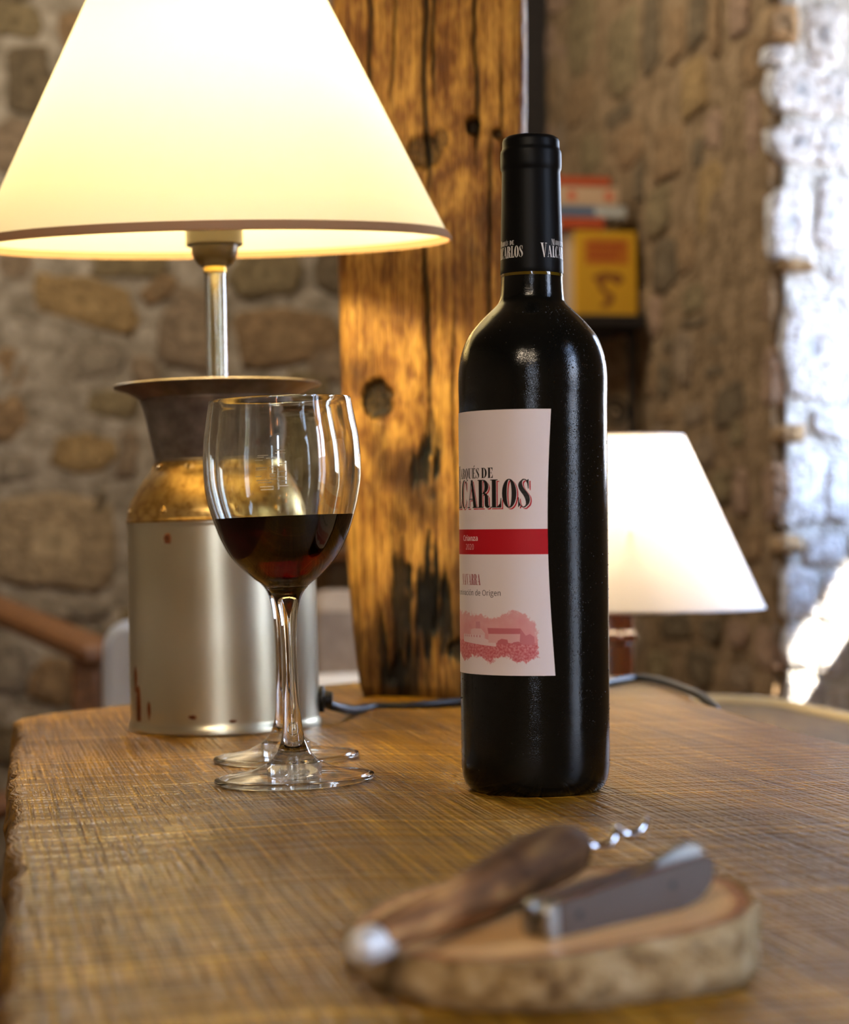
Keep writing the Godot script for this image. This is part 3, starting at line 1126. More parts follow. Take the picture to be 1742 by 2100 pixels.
# a line of capitals centred on cx; sizes in pixels; the first letter may be larger and hang below the line
func set_roman(p: Press, s: String, cx: float, base: float, height: float, wide: float, col: Color, gap := 0.05, first := 1.0, drop := 0.0, off := Vector2.ZERO) -> void:
	var total: float = roman_width(s, gap) + roman(s[0])[1] * (first - 1.0)
	var sx: float = wide / total
	var x := cx - wide / 2.0
	for k in s.length():
		var big: float = first if k == 0 else 1.0
		var r := roman(s[k])
		for o in r[0]:
			var q := PackedVector2Array()
			for v in o:
				q.append(Vector2(x + v.x * sx * big, base - v.y * height * big + (drop * height if k == 0 else 0.0)) + off)
			p.fill([q], col)
		x += (r[1] * big + gap) * sx

# plain sans lettering taken from a font's own outlines
func set_sans(p: Press, s: String, cx: float, base: float, size: float, col: Color, squeeze := 1.0, bold := false) -> void:
	var f := SystemFont.new()
	f.font_names = PackedStringArray(["Droid Sans"])
	if bold:
		f.font_weight = 700
	var tm := TextMesh.new()
	tm.text = s
	tm.font = f
	tm.font_size = 64
	tm.pixel_size = 1.0 / 64.0
	tm.depth = 0.02
	tm.curve_step = 1.0
	tm.horizontal_alignment = HORIZONTAL_ALIGNMENT_LEFT
	tm.vertical_alignment = VERTICAL_ALIGNMENT_BOTTOM
	var a := tm.get_mesh_arrays()
	var v: PackedVector3Array = a[Mesh.ARRAY_VERTEX]
	var ix = a[Mesh.ARRAY_INDEX]
	if ix == null:
		ix = range(v.size())
	var lo := 1e9
	var hi := -1e9
	var low := 1e9
	for q in v:
		lo = minf(lo, q.x)
		hi = maxf(hi, q.x)
		low = minf(low, q.y)
	# the base line: find the foot of the first glyph, a capital or a figure
	var foot := 1e9
	for q in v:
		if q.x < lo + 0.25:
			foot = minf(foot, q.y)
	for k in range(0, ix.size(), 3):
		var tri := PackedVector2Array()
		var front := true
		for j in 3:
			var q: Vector3 = v[ix[k + j]]
			if q.z < 0.005:
				front = false
			tri.append(Vector2(cx + (q.x - (lo + hi) / 2.0) * size * squeeze, base - (q.y - foot) * size))
		if front:
			p.fill([tri], col)

func label_texture() -> ImageTexture:
	var k := 1024.0 / 90.4          # pixels to the millimetre
	var p := Press.new(1024, 1432, rgb8(226, 214, 213))
	var black := rgb8(22, 18, 18)
	var red := rgb8(178, 16, 30)
	var cx := 45.2 * k
	set_roman(p, "MARQUÉS", cx - 4.6 * k, 32.4 * k, 4.9 * k, 25.5 * k, black, 0.07, 1.4, 0.12)
	set_roman(p, "DE", cx + 13.1 * k, 32.4 * k, 4.9 * k, 7.0 * k, black, 0.07)
	set_roman(p, "VALCARLOS", cx, 46.6 * k, 13.4 * k, 70.5 * k, red, 0.03, 1.3, 0.08, Vector2(0.9, 0.75) * k)
	set_roman(p, "VALCARLOS", cx, 46.6 * k, 13.4 * k, 70.5 * k, rgb8(226, 214, 213), 0.03, 1.3, 0.08, Vector2(0.35, 0.3) * k)
	set_roman(p, "VALCARLOS", cx, 46.6 * k, 13.4 * k, 70.5 * k, black, 0.03, 1.3, 0.08)
	p.fill([PackedVector2Array([Vector2(0, 56.9 * k), Vector2(1024, 56.9 * k), Vector2(1024, 68.9 * k), Vector2(0, 68.9 * k)])], red)
	set_sans(p, "Crianza", cx, 62.4 * k, 3.75 * k, rgb8(240, 226, 224), 1.05, true)
	set_sans(p, "2020", cx, 66.6 * k, 3.75 * k, rgb8(236, 214, 212), 0.95)
	set_roman(p, "NAVARRA", cx, 83.6 * k, 5.2 * k, 17.0 * k, rgb8(138, 40, 44), 0.06)
	set_sans(p, "Denominación de Origen", cx, 88.6 * k, 3.7 * k, rgb8(52, 40, 42), 1.0)
	# a red wash: sky, a long low house with a tower, shrubs
	var nz := FastNoiseLite.new()
	nz.seed = 12
	nz.frequency = 0.02
	nz.fractal_octaves = 4
	var fine := FastNoiseLite.new()
	fine.seed = 14
	fine.frequency = 0.06
	fine.fractal_octaves = 3
	var pink := rgb8(212, 132, 132)
	var deep := rgb8(184, 76, 84)
	for y in range(int(92 * k), int(123 * k)):
		for x in 1024:
			var mx := x / k
			var my := y / k
			var e := nz.get_noise_2d(x, y) * 3.2 + fine.get_noise_2d(x, y) * 1.6
			var hump := 97.0 - 1.6 * exp(-pow((mx - 73.0) / 7.0, 2.0)) + 1.6 * exp(-pow((mx - 62.0) / 6.0, 2.0)) - 2.0 * exp(-pow((mx - 22.0) / 12.0, 2.0))
			var side := minf(mx - 6.0 - maxf(0.0, 103.0 - my) * 0.5, 84.0 - maxf(0.0, 103.0 - my) * 0.9 - mx)
			var inside := minf(minf(side, my - hump), 119.0 + 1.5 * sin(mx * 0.35) - my) + e * 0.55
			if inside > 0.0:
				var wash := 0.42 + 0.14 * nz.get_noise_2d(x * 0.6, y * 0.6 + 300.0) + 0.1 * clampf((my - 97.0) / 12.0, 0.0, 1.0)
				p.ink(x, y, pink, clampf(inside * 0.9, 0.0, 1.0) * clampf(wash + 0.25, 0.0, 1.0))
			if my > 110.5 + e * 0.25 and inside > 0.0:
				p.ink(x, y, deep, (0.5 + 0.7 * fine.get_noise_2d(x, y + 90.0)) * clampf(inside, 0.0, 1.0))
	var shape := func(a: Array, col: Color, al: float):
		var q := PackedVector2Array()
		for i in range(0, a.size(), 2):
			q.append(Vector2(a[i], a[i + 1]) * k)
		p.fill([q], rgb8(226, 214, 213).lerp(col, al))
	# towers and roofs stand where the wash is thin
	shape.call([46.0, 105.0, 49.0, 104.4, 54.0, 104.4, 56.5, 106.6, 56.5, 110.6, 46.0, 109.4], rgb8(206, 120, 120), 0.35)
	shape.call([50.2, 101.2, 53.2, 101.0, 53.4, 104.4, 50.0, 104.4], deep, 0.55)
	shape.call([38.0, 107.4, 55.5, 107.4, 56.0, 109.0, 63.0, 110.8, 63.0, 112.8, 38.0, 111.0], rgb8(206, 120, 120), 0.22)
	for i in 7:
		shape.call([39.5 + i * 2.2, 107.6, 40.3 + i * 2.2, 107.6, 40.3 + i * 2.2, 108.6, 39.5 + i * 2.2, 108.6], deep, 0.6)
	shape.call([58.0, 104.0, 75.5, 104.0, 76.5, 106.6, 58.6, 106.8], deep, 0.78)
	shape.call([58.6, 106.8, 76.5, 106.6, 75.5, 111.0, 58.6, 111.0], rgb8(206, 120, 120), 0.5)
	shape.call([75.5, 104.0, 78.0, 107.4, 80.0, 106.6, 82.0, 108.0, 82.2, 111.8, 75.0, 111.6], deep, 0.7)
	shape.call([64.0, 110.0, 66.0, 109.0, 69.0, 109.4, 69.6, 111.6, 63.4, 111.6], deep, 0.8)
	shape.call([72.0, 110.6, 74.5, 110.2, 76.5, 111.6, 71.0, 111.6], deep, 0.8)
	return p.texture()

func capsule_texture() -> ImageTexture:
	# three times round the neck; 1500 wide is 93 mm
	var p := Press.new(1536, 1024, rgb8(14, 14, 14))
	var k := 1536.0 / (TAU * 14.8)
	var white := rgb8(226, 222, 216)
	for i in 3:
		var cx := 1536.0 * (0.5 + (i - 1) / 3.0)
		set_roman(p, "MARQUÉS", cx - 1.2 * k, 1024.0 - 13.2 * k, 2.2 * k, 8.2 * k, white, 0.07, 1.35, 0.1)
		set_roman(p, "DE", cx + 5.3 * k, 1024.0 - 13.2 * k, 2.2 * k, 2.6 * k, white, 0.07)
		set_roman(p, "VALCARLOS", cx, 1024.0 - 7.0 * k, 5.6 * k, 22.6 * k, white, 0.03, 1.25, 0.04)
	return p.texture()

func book_texture() -> ImageTexture:
	var p := Press.new(160, 220, rgb8(222, 166, 32))
	p.fill([PackedVector2Array([Vector2(22, 20), Vector2(140, 20), Vector2(140, 84), Vector2(22, 84)])], rgb8(198, 112, 26))
	for i in 3:
		p.fill([PackedVector2Array([Vector2(30, 28 + i * 18), Vector2(130 - i * 12, 28 + i * 18), Vector2(130 - i * 12, 38 + i * 18), Vector2(30, 38 + i * 18)])], rgb8(176, 78, 24))
	# a bent leafy stem
	p.fill([PackedVector2Array([Vector2(40, 118), Vector2(70, 104), Vector2(118, 108), Vector2(128, 124), Vector2(110, 138), Vector2(84, 122), Vector2(72, 134), Vector2(78, 150), Vector2(98, 160), Vector2(100, 176), Vector2(84, 196), Vector2(60, 194), Vector2(76, 178), Vector2(80, 168), Vector2(62, 152), Vector2(56, 134)])], rgb8(142, 84, 26))
	return p.texture()

# ------------------------------------------------------------------ bottle
func mm(p: Array, k := 0.001) -> PackedVector2Array:
	var q := PackedVector2Array()
	for i in range(0, p.size(), 2):
		q.append(Vector2(p[i], p[i + 1]) * k)
	return q

# a finer curve through profile points
func smooth_profile(p: PackedVector2Array, steps := 4) -> PackedVector2Array:
	var q := PackedVector2Array()
	for k in p.size() - 1:
		for s in steps:
			var a := p[maxi(k - 1, 0)]
			var e := p[mini(k + 2, p.size() - 1)]
			q.append(p[k].cubic_interpolate(p[k + 1], a, e, float(s) / steps))
	q.append(p[-1])
	return q

func build_bottle() -> void:
	var o := thing("wine_bottle", "tall dark bottle of red wine with white and red label and black capsule", "bottle", Vector3(0.0536, 0.0002, -1.0244))
	o.rotation.y = deg_to_rad(-3.0)
	var black := mat(Color(0.04, 0.045, 0.04), 0.13)
	black.metallic_specular = 0.38
	black.heightmap_enabled = true
	black.heightmap_texture = noise_tex(71, 0.25, Color.BLACK, Color.WHITE, 3)
	black.heightmap_scale = 0.006
	triplanar(black, 14.0, false)
	M.black_glass = black
	var b := MB.new()
	var prof := mm([0, 2.5, 20, 2.2, 27, 0.6, 29.5, 0.0, 31.5, 0.5, 34.2, 3.0, 35.7, 7.0, 36.3, 12, 36.4, 20, 36.4, 60, 36.4, 120, 36.4, 170, 36.4, 188])
	var sh := smooth_profile(mm([36.5, 193, 36.6, 200.6, 36.1, 207.8, 34.5, 215.2, 31.2, 222.6, 25.1, 230.0, 19.1, 235.8, 16.2, 239.4, 15.4, 244.6, 15.15, 249.6, 15.1, 252.0]), 5)
	prof.append_array(sh)
	prof.append(Vector2(0.0, 0.252))
	b.lathe(prof, 96, 40.0)
	put("bottle_body", b, black, o)
	# the clear ring over the wine, just under the capsule
	var ring := MB.new()
	ring.lathe(mm([0, 251.0, 15.2, 251.0, 15.25, 251.2, 15.22, 252.7, 15.2, 252.9, 0, 252.9]), 64)
	var olive := mat(rgb8(84, 66, 8), 0.1)
	olive.metallic_specular = 0.6
	put("wine_level", ring, olive, o)
	# capsule: sleeve, bead and rounded top
	var cap := MB.new()
	var cp := mm([14.9, 252.4, 15.5, 252.5, 15.45, 255, 15.2, 268, 14.9, 280, 14.6, 292, 14.4, 302.0, 14.45, 303.2, 14.95, 304.2, 15.05, 306, 15.05, 311.5, 14.8, 313.0, 14.2, 313.8, 14.05, 315.0, 14.05, 317.6, 13.6, 319.0, 12.2, 320.0, 9.0, 320.7, 4, 321.0, 0, 321.0])
	cap.grid(96, cp.size() - 1, func(i, j):
		var a := TAU * float(i % 96) / 96.0
		return Vector3(cp[j].x * sin(a), cp[j].y, cp[j].x * cos(a)), true, false,
		func(i, j): return Vector2(i / 96.0, clampf(1.0 - (cp[j].y - 0.2525) / 0.062, 0.001, 0.999)))
	var cm := mat(Color.WHITE, 0.4)
	cm.metallic_specular = 0.22
	cm.albedo_texture = capsule_texture()
	put("capsule", cap, cm, o)
	# paper label: wraps the left side; its right edge is cut in a slow curve
	var lab := MB.new()
	var nu := 60
	var nv := 40
	var y_top := 0.1844
	var y_bot := 0.058
	var edge := func(v: float) -> float: return lerpf(13.6, 15.4, v) - 4.4 * sin(PI * clampf(v, 0, 1)) * (1.0 - 0.15 * v)
	var shell := func(r: float):
		return func(i, j):
			var v := float(j) / nv
			var left: float = -129.0 - (edge.call(v) - 12.0)
			var th := deg_to_rad(lerpf(left, edge.call(v), float(i) / nu))
			return Vector3(r * sin(th), lerpf(y_top, y_bot, v), r * cos(th))
	var luv := func(i, j):
		var v := float(j) / nv
		var left: float = -129.0 - (edge.call(v) - 12.0)
		return Vector2((lerpf(left, edge.call(v), float(i) / nu) + 129.0) / 142.0, v)
	lab.grid(nu, nv, shell.call(0.03662), false, true, luv)
	for e in [0, nu]:
		lab.grid(1, nv, func(i, j): return shell.call(0.03662 if i == 0 else 0.0363).call(e, j), false, e == 0, func(i, j): return Vector2(0.3, 0.02))
	for e in [0, nv]:
		lab.grid(nu, 1, func(i, j): return shell.call(0.03662 if j == 0 else 0.0363).call(i, e), false, e != 0, func(i, j): return Vector2(0.3, 0.02))
	lab.grid(nu, nv, shell.call(0.0363), false, false, func(i, j): return Vector2(0.3, 0.02))
	var lm := mat(Color.WHITE, 0.5)
	lm.albedo_texture = label_texture()
	lm.metallic_specular = 0.35
	lm.texture_repeat = false
	var l := put("paper_label", lab, lm, o)
	l.set_meta("label", "white paper label with black lettering, red band and pink landscape")
	# beads of condensation
	rng.seed = 404
	var dr := MB.new()
	for k in 1500:
		var th := deg_to_rad(rng.randf_range(-100, 100))
		var y := rng.randf_range(0.012, 0.235)
		if rng.randf() < 0.5:
			th = deg_to_rad(rng.randfn(32.0, 9.0))
		var deg := rad_to_deg(th)
		if y > 0.056 and y < 0.187 and deg < 17.0:
			continue
		# radius of the glass at this height
		var r := 0.0364
		var up := 0.0
		for q in sh.size() - 1:
			if y > sh[q].y and y <= sh[q + 1].y:
				r = lerpf(sh[q].x, sh[q + 1].x, (y - sh[q].y) / (sh[q + 1].y - sh[q].y))
				up = atan2(sh[q].x - sh[q + 1].x, sh[q + 1].y - sh[q].y)
		var nrm := Vector3(sin(th) * cos(up), sin(up), cos(th) * cos(up))
		var p := Vector3(sin(th) * r, y, cos(th) * r)
		var s := rng.randf_range(0.00012, 0.00034) * (1.5 if rng.randf() < 0.06 else 1.0)
		var t1 := nrm.cross(Vector3.UP).normalized()
		var t2 := nrm.cross(t1)
		dr.grid(6, 2, func(i, j):
			var a: float = TAU * (i % 6) / 6.0
			var rr: float = [1.0, 0.7, 0.0][j] * s
			return p + (t1 * cos(a) - t2 * sin(a) * 1.15) * rr + nrm * [-0.00001, 0.45, 0.6][j] * s, true)
	var drop := mat(Color(0.06, 0.07, 0.07), 0.03)
	drop.metallic_specular = 0.6
	var d := put("condensation", dr, drop, o)
	d.set_meta("kind", "stuff")

# ------------------------------------------------------------------ glasses
func make_glass(label: String, where: Vector3) -> Node3D:
	var o := thing("wine_glass", label, "wine glass", where, "stemmed glasses on the plank table")
	o.rotation.z = deg_to_rad(1.9)
	o.scale = Vector3.ONE * 0.986
	var g := glass_mat(Color(0.99, 1.0, 0.99))
	var foot := smooth_profile(mm([37.4, 3.15, 33, 3.75, 22, 6.1, 14, 9.6]), 4)
	var stem := smooth_profile(mm([14, 9.6, 10, 13.2, 7.6, 17.2, 5.8, 23, 4.6, 32, 4.0, 45, 3.7, 58, 3.7, 70, 4.25, 81, 5.3, 88, 6.8, 93.4, 8.6, 96.8, 10.4, 98.8]), 4)
	var bowl := smooth_profile(mm([10.5, 99.2, 12.9, 101.3, 16.9, 104.2, 22.6, 109.8, 27.3, 115.5, 31.8, 124, 35, 132.6, 37.6, 141.2, 39.9, 152.5, 40.35, 164, 39.7, 175.4, 38.3, 184, 36.6, 194, 36.25, 195.0]), 4)
	var inner := smooth_profile(mm([35.9, 195.1, 35.45, 194.2, 37.0, 184, 38.4, 175.4, 39.05, 164, 38.6, 152.5, 36.3, 141.2, 33.7, 132.6, 30.4, 124, 25.9, 115.5, 21, 110.4, 15, 105.8, 8, 102.9, 0, 102.2]), 4)
	var prof := mm([0, 1.5, 13.5, 1.4, 14.0, 2.0])
	prof.append_array(stem)
	prof.append_array(bowl)
	prof.append_array(inner)
	var b := MB.new()
	b.lathe(prof, 96, 50.0)
	put("bowl_and_stem", b, g, o)
	var fb := MB.new()
	var fp := mm([14.0, 1.4, 20, 1.1, 33, 0.5, 37.4, 0.3])
	fp.append_array(foot)
	fp.append(Vector2(0.014, 0.0014))
	fb.lathe(fp, 96, 50.0)
	var sheet := mat(Color(0.96, 0.97, 0.95, 0.06), 0.0)
	sheet.transparency = BaseMaterial3D.TRANSPARENCY_ALPHA
	sheet.metallic_specular = 0.5
	put("foot", fb, sheet, o)
	var rimb := MB.new()
	rimb.lathe(mm([37.5, 0.25, 39.5, 0.05, 40.6, 0.4, 41.15, 1.5, 40.7, 2.6, 39.2, 3.05, 37.5, 3.2, 37.5, 0.25]), 96, 50.0)
	put("foot_rim", rimb, g, o)
	var w := MB.new()
	var lim := 0.1354
	var wp := smooth_profile(mm([0, 102.0, 8, 102.65, 15.1, 105.5, 21.2, 110.1, 26.1, 115.2, 30.65, 123.8, 33.95, 132.4, 34.9, 135.4]), 4)
	wp.append_array(mm([34.6, 135.15, 33.6, 134.95, 0, 134.9]))
	w.lathe(wp, 96, 40.0)
	var wine := glass_mat(Color(0.14, 0.003, 0.008), 0.0, 0.034)
	put("red_wine", w, wine, o)
	return o

func build_glasses() -> void:
	var front := make_glass("clear stemmed wine glass half full of red wine, nearest glass to the log slice", Vector3(-0.0663, table_y(-0.0663) + 0.0003, -1.052))
	var rear := front.duplicate() as Node3D
	rear.name = numbered("wine_glass", self)
	add_child(rear, true)
	rear.position = Vector3(-0.0775, table_y(-0.0775) + 0.0003, -1.158)
	rear.set_meta("label", "second stemmed wine glass hidden behind the first, its foot nearer the milk can")
	# a mark etched into the front of the nearer bowl
	var e := MB.new()
	for s in [[645, 740, 560], [640, 700, 575], [620, 690, 600], [720, 752, 585], [625, 725, 665], [625, 722, 682], [620, 672, 740], [625, 740, 775], [640, 760, 795], [655, 770, 830], [660, 770, 855], [745, 800, 655], [745, 770, 680], [780, 800, 700], [745, 795, 722], [745, 790, 742], [750, 805, 768],
			[806, 886, 520], [800, 888, 545], [825, 888, 635], [830, 890, 705], [822, 890, 748], [840, 890, 785], [815, 900, 828], [770, 835, 580]]:
		var x0: float = (400 + s[0] / 4.355 - 586.0) / 4026.0
		var x1: float = (400 + s[1] / 4.355 - 586.0) / 4026.0
		var y: float = 0.1572 + (941.0 - (780 + s[2] / 4.355)) / 4026.0
		var r := 0.0403
		var rr := func(yy: float) -> float: return 0.04028 - 5.5 * pow(yy - 0.162, 2.0)
		e.grid(4, 1, func(i, j):
			var x := lerpf(x0, x1, i / 4.0)
			var yy := y + (0.00022 if j == 0 else -0.00022)
			r = rr.call(yy) + 0.00005
			return Vector3(x, yy, sqrt(r * r - x * x)), false, true)
	var em := mat(Color(0.9, 0.86, 0.74), 0.4)
	put("etched_mark", e, em, front, false)

# ------------------------------------------------------------------ lamps
func shade_mat(c: Color, through: Color) -> StandardMaterial3D:
	var m := mat(c, 0.9)
	m.backlight_enabled = true
	m.backlight = through
	m.metallic_specular = 0.1
	return m

func lamp_light(o: Node3D, p: Vector3, c: Color, e: float, size := 0.025) -> void:
	var l := OmniLight3D.new()
	l.name = "bulb_light"
	l.position = p
	l.light_color = c
	l.light_energy = e
	l.light_size = size
	l.omni_range = 12.0
	l.omni_attenuation = 2.0
	l.shadow_enabled = true
	o.add_child(l, true)

func bulb(o: Node3D, p: Vector3, r: float, c: Color, glow: float) -> void:
	var b := MB.new()
	b.lathe(PackedVector2Array([Vector2(0, -r * 1.9), Vector2(r * 0.42, -r * 1.9), Vector2(r * 0.42, -r * 1.35), Vector2(r * 0.6, -r * 0.95), Vector2(r * 0.88, -r * 0.45), Vector2(r, 0.0), Vector2(r * 0.9, r * 0.45), Vector2(r * 0.64, r * 0.78), Vector2(r * 0.34, r * 0.95), Vector2(0, r)]), 32, 60.0, Transform3D(Basis(), p))
	var m := mat(Color(1, 0.96, 0.9), 0.3)
	m.emission_enabled = true
	m.emission = c
	m.emission_energy_multiplier = glow
	put("bulb", b, m, o)

func build_can_lamp() -> void:
	var o := thing("table_lamp", "lit lamp made from an old metal milk can with cream cone shade", "lamp", Vector3(-0.1316, table_y(-0.1316) + 0.0004, -1.372))
	o.rotation.z = deg_to_rad(1.0)
	var steel := mat(rgb8(214, 206, 182), 0.3, 0.92)
	steel.albedo_texture = noise_tex(82, 0.006, Color(0.86, 0.84, 0.78), Color(1, 1, 1), 2)
	triplanar(steel, 3.0, false)
	var dark_steel := mat(rgb8(156, 146, 134), 0.34, 0.75)
	dark_steel.albedo_texture = noise_tex(83, 0.02, Color(0.6, 0.56, 0.54), Color(1, 1, 1), 4)
	triplanar(dark_steel, 6.0, false)
	var brass := mat(rgb8(212, 178, 112), 0.36, 0.88)
	brass.albedo_texture = noise_tex(84, 0.03, Color(0.4, 0.3, 0.2), Color(1, 1, 1), 4, 512, FastNoiseLite.TYPE_SIMPLEX_SMOOTH, Color(0.92, 0.9, 0.84))
	triplanar(brass, 7.0, false)
	var b := MB.new()
	b.lathe(mm([0, 0, 62.3, 0, 63.1, 0.8, 63.2, 3.5, 62.3, 5.2, 61.8, 8, 61.5, 60, 61.2, 131.5, 61.7, 133.2, 61.7, 135.0, 0, 135.0]), 96)
	put("can_body", b, steel, o)
	b = MB.new()
	var shp := smooth_profile(mm([61.3, 137.4, 60.6, 143.5, 56.2, 153, 50.0, 162.5, 44.2, 169.8, 42.4, 174.5]), 5)
	var sp := mm([0, 135.0, 61.7, 135.0, 62.1, 136.0, 61.7, 137.0])
	sp.append_array(shp)
	sp.append(Vector2(0, 0.1745))
	b.lathe(sp, 96, 40.0)
	put("can_shoulder", b, brass, o)
	b = MB.new()
	b.lathe(mm([41.9, 173.5, 43.0, 174.4, 42.2, 176, 45, 190, 48.5, 207, 50.3, 213, 51.2, 214.2, 50.6, 215.4, 47, 214, 41, 176, 41.9, 173.5]), 96)
	put("can_neck", b, dark_steel, o)
	b = MB.new()
	b.lathe(mm([50.0, 214.8, 51.5, 215.5, 54.5, 217.8, 60, 220.6, 67.8, 223.2, 68.3, 224.2, 67.4, 224.9, 59, 222.6, 53.5, 219.6, 50.0, 216.2, 50.0, 214.8]), 96)
	put("can_rim", b, dark_steel, o)
	b = MB.new()
	b.lathe(mm([0, 213.8, 47.5, 213.8, 47.5, 215.2, 0, 215.2]), 64)
	put("can_plate", b, dark_steel, o)
	# rivets round the foot and head of the shoulder
	for k in 10:
		for lv in [[0.0604, 0.1425, 0.0], [0.0437, 0.1705, 0.3]]:
			var a: float = TAU * (k + lv[2]) / 10.0 + 0.08
			var rv := MB.new()
			rv.lathe(mm([0, -0.5, 3.4, -0.5, 3.4, 0.3, 2.9, 0.5, 2.4, 0.3, 1.6, 0.9, 0, 1.3]), 14, 30.0, Transform3D(Basis(Vector3.UP, a) * Basis(Vector3.RIGHT, PI / 2.0 - 0.25), Vector3(sin(a) * lv[0], lv[1], cos(a) * lv[0])))
			put("rivet", rv, brass, o)
	# rust runs low on the body
	var rust := mat(rgb8(120, 66, 26), 0.85)
	for q in [[-58.0, 0.016, 0.0045, 0.022], [-62.0, 0.035, 0.003, 0.012], [-46.0, 0.016, 0.0022, 0.008], [-14.0, 0.012, 0.0035, 0.002], [10.0, 0.009, 0.003, 0.0015], [-28.0, 0.125, 0.003, 0.004]]:
		var rp := MB.new()
		var m := 14
		rp.grid(m, 2, func(i, j):
			var a: float = TAU * (i % m) / m
			var k: float = [0.0, 0.8, 1.0][j] * (1.0 + 0.3 * noise.get_noise_2d(cos(a) * 90.0 + q[0], sin(a) * 90.0))
			var th: float = deg_to_rad(q[0]) + cos(a) * k * q[2] / 0.061
			var r: float = 0.0616 + [0.00025, 0.0002, -0.0002][j]
			return Vector3(r * sin(th), q[1] + sin(a) * k * q[3] * (1.0 if sin(a) < 0 else 0.8), r * cos(th)), true)
		put("rust_run", rp, rust, o, false)
	# stem: a clear tube over a threaded rod
	b = MB.new()
	b.lathe(mm([5.6, 215.2, 7.1, 215.2, 7.1, 299.5, 5.6, 299.5, 5.6, 215.2]), 32)
	put("stem_tube", b, glass_mat(Color(0.97, 0.98, 0.95)), o)
	b = MB.new()
	b.lathe(mm([0, 215.2, 3.4, 215.2, 3.4, 301, 0, 301]), 24)
	put("stem_rod", b, mat(rgb8(208, 198, 176), 0.25, 1.0), o)
	b = MB.new()
	b.lathe(mm([0, 298.6, 7.4, 298.6, 7.6, 299.2, 7.4, 302.4, 0, 302.4]), 32)
	put("stem_collar", b, mat(rgb8(206, 176, 96), 0.3, 1.0), o)
	b = MB.new()
	var bowl := smooth_profile(mm([7.0, 302.2, 10.2, 303.4, 13.2, 307.0, 14.9, 311.5, 15.6, 316.2]), 4)
	var so := mm([0, 302.2])
	so.append_array(bowl)
	so.append_array(mm([18.3, 316.4, 18.8, 317.0, 18.8, 327.0, 18.3, 327.6, 17.0, 345.0, 0, 345.0]))
	b.lathe(so, 48)
	var bake := mat(rgb8(54, 44, 30), 0.32)
	put("socket", b, bake, o)
	bulb(o, Vector3(0.004, 0.401, 0.0), 0.028, Color(1.0, 0.8, 0.5), 6.0)
	lamp_light(o, Vector3(0.004, 0.401, 0.0), Color(1.0, 0.91, 0.68), 0.128)
	# the shade, tipped a little towards the camera
	var tip := Transform3D(Basis(Vector3.RIGHT, deg_to_rad(4.6)), Vector3(0.0, 0.317, 0.0))
	b = MB.new()
	b.lathe(mm([155.5, 0, 130, 52, 104, 105, 78, 158, 54, 207]), 128, 40.0, tip)
	var cream := shade_mat(rgb8(252, 241, 208), Color(0.69, 0.675, 0.63))
	cream.heightmap_enabled = true
	cream.heightmap_texture = weave_texture()
	cream.heightmap_scale = 0.02
	cream.uv1_scale = Vector3(90, 30, 1)
	put("lamp_shade", b, cream, o, false)
	var tape := shade_mat(rgb8(176, 142, 110), Color(0.5, 0.36, 0.22))
	b = MB.new()
	b.lathe(mm([155.0, -0.6, 156.3, -0.4, 156.5, 0.4, 153.9, 5.4, 153.1, 5.2, 155.0, -0.6]), 128, 40.0, tip)
	put("shade_trim", b, tape, o)
	b = MB.new()
	b.lathe(mm([54.2, 201.0, 57.4, 201.2, 54.6, 207.4, 53.4, 207.4, 54.2, 201.0]), 96, 40.0, tip)
	put("shade_trim", b, tape, o)
	# ring and arms that carry the shade on the socket
	var sp3 := MB.new()
	for k in 3:
		var a := PI + TAU * k / 3.0
		sp3.tube([Vector3(sin(a) * 0.018, 0.344, cos(a) * 0.018), tip * Vector3(sin(a) * 0.1528, 0.003, cos(a) * 0.1528)], 0.0009, 6)
	put("shade_carrier", sp3, dark_steel, o)
	# the lead: leaves low on the can and wanders behind the bottle and off the table
	var rubber := mat(rgb8(18, 17, 16), 0.5)
	var gm := MB.new()
	gm.lathe(mm([0, 0, 8.5, 0, 9, 1, 9, 3.2, 6, 4, 5, 9, 0, 9]), 20, 30.0, Transform3D(Basis(Vector3.BACK, -PI / 2.0), Vector3(0.0615, 0.0165, -0.004)))
	put("cord_grommet", gm, rubber, o)
	var way := [Vector3(-0.064, 0.0135, -1.377), Vector3(-0.058, 0.0105, -1.39), Vector3(-0.05, 0.0055, -1.43), Vector3(-0.038, 0.0035, -1.475), Vector3(-0.008, 0.0034, -1.487), Vector3(0.026, 0.0034, -1.52), Vector3(0.066, 0.0034, -1.55), Vector3(0.105, 0.0034, -1.62), Vector3(0.15, 0.0036, -1.705), Vector3(0.178, 0.0038, -1.75), Vector3(0.194, 0.004, -1.70), Vector3(0.2015, 0.0042, -1.61), Vector3(0.207, 0.002, -1.55), Vector3(0.214, -0.012, -1.51), Vector3(0.22, -0.06, -1.49), Vector3(0.215, -0.3, -1.5), Vector3(0.19, -0.7, -1.52), Vector3(0.15, -0.746, -1.6)]
	var cv := Curve3D.new()
	for k in way.size():
		var tg: Vector3 = (way[mini(k + 1, way.size() - 1)] - way[maxi(k - 1, 0)]) / 6.0
		cv.add_point(way[k], -tg, tg)
	var line := []
	var inv := o.transform.affine_inverse()
	for k in (way.size() - 1) * 6 + 1:
		line.append(inv * cv.sample(k / 6, (k % 6) / 6.0))
	var cb := MB.new()
	cb.tube(line, 0.0032, 10)
	put("power_cord", cb, rubber, o)

func weave_texture() -> ImageTexture:
	var im := Image.create(64, 64, false, Image.FORMAT_L8)
	for y in 64:
		for x in 64:
			var v := 0.5 + 0.25 * sin(x * TAU / 8.0) + 0.25 * sin(y * TAU / 8.0)
			im.set_pixel(x, y, Color(v, v, v))
	return ImageTexture.create_from_image(im)

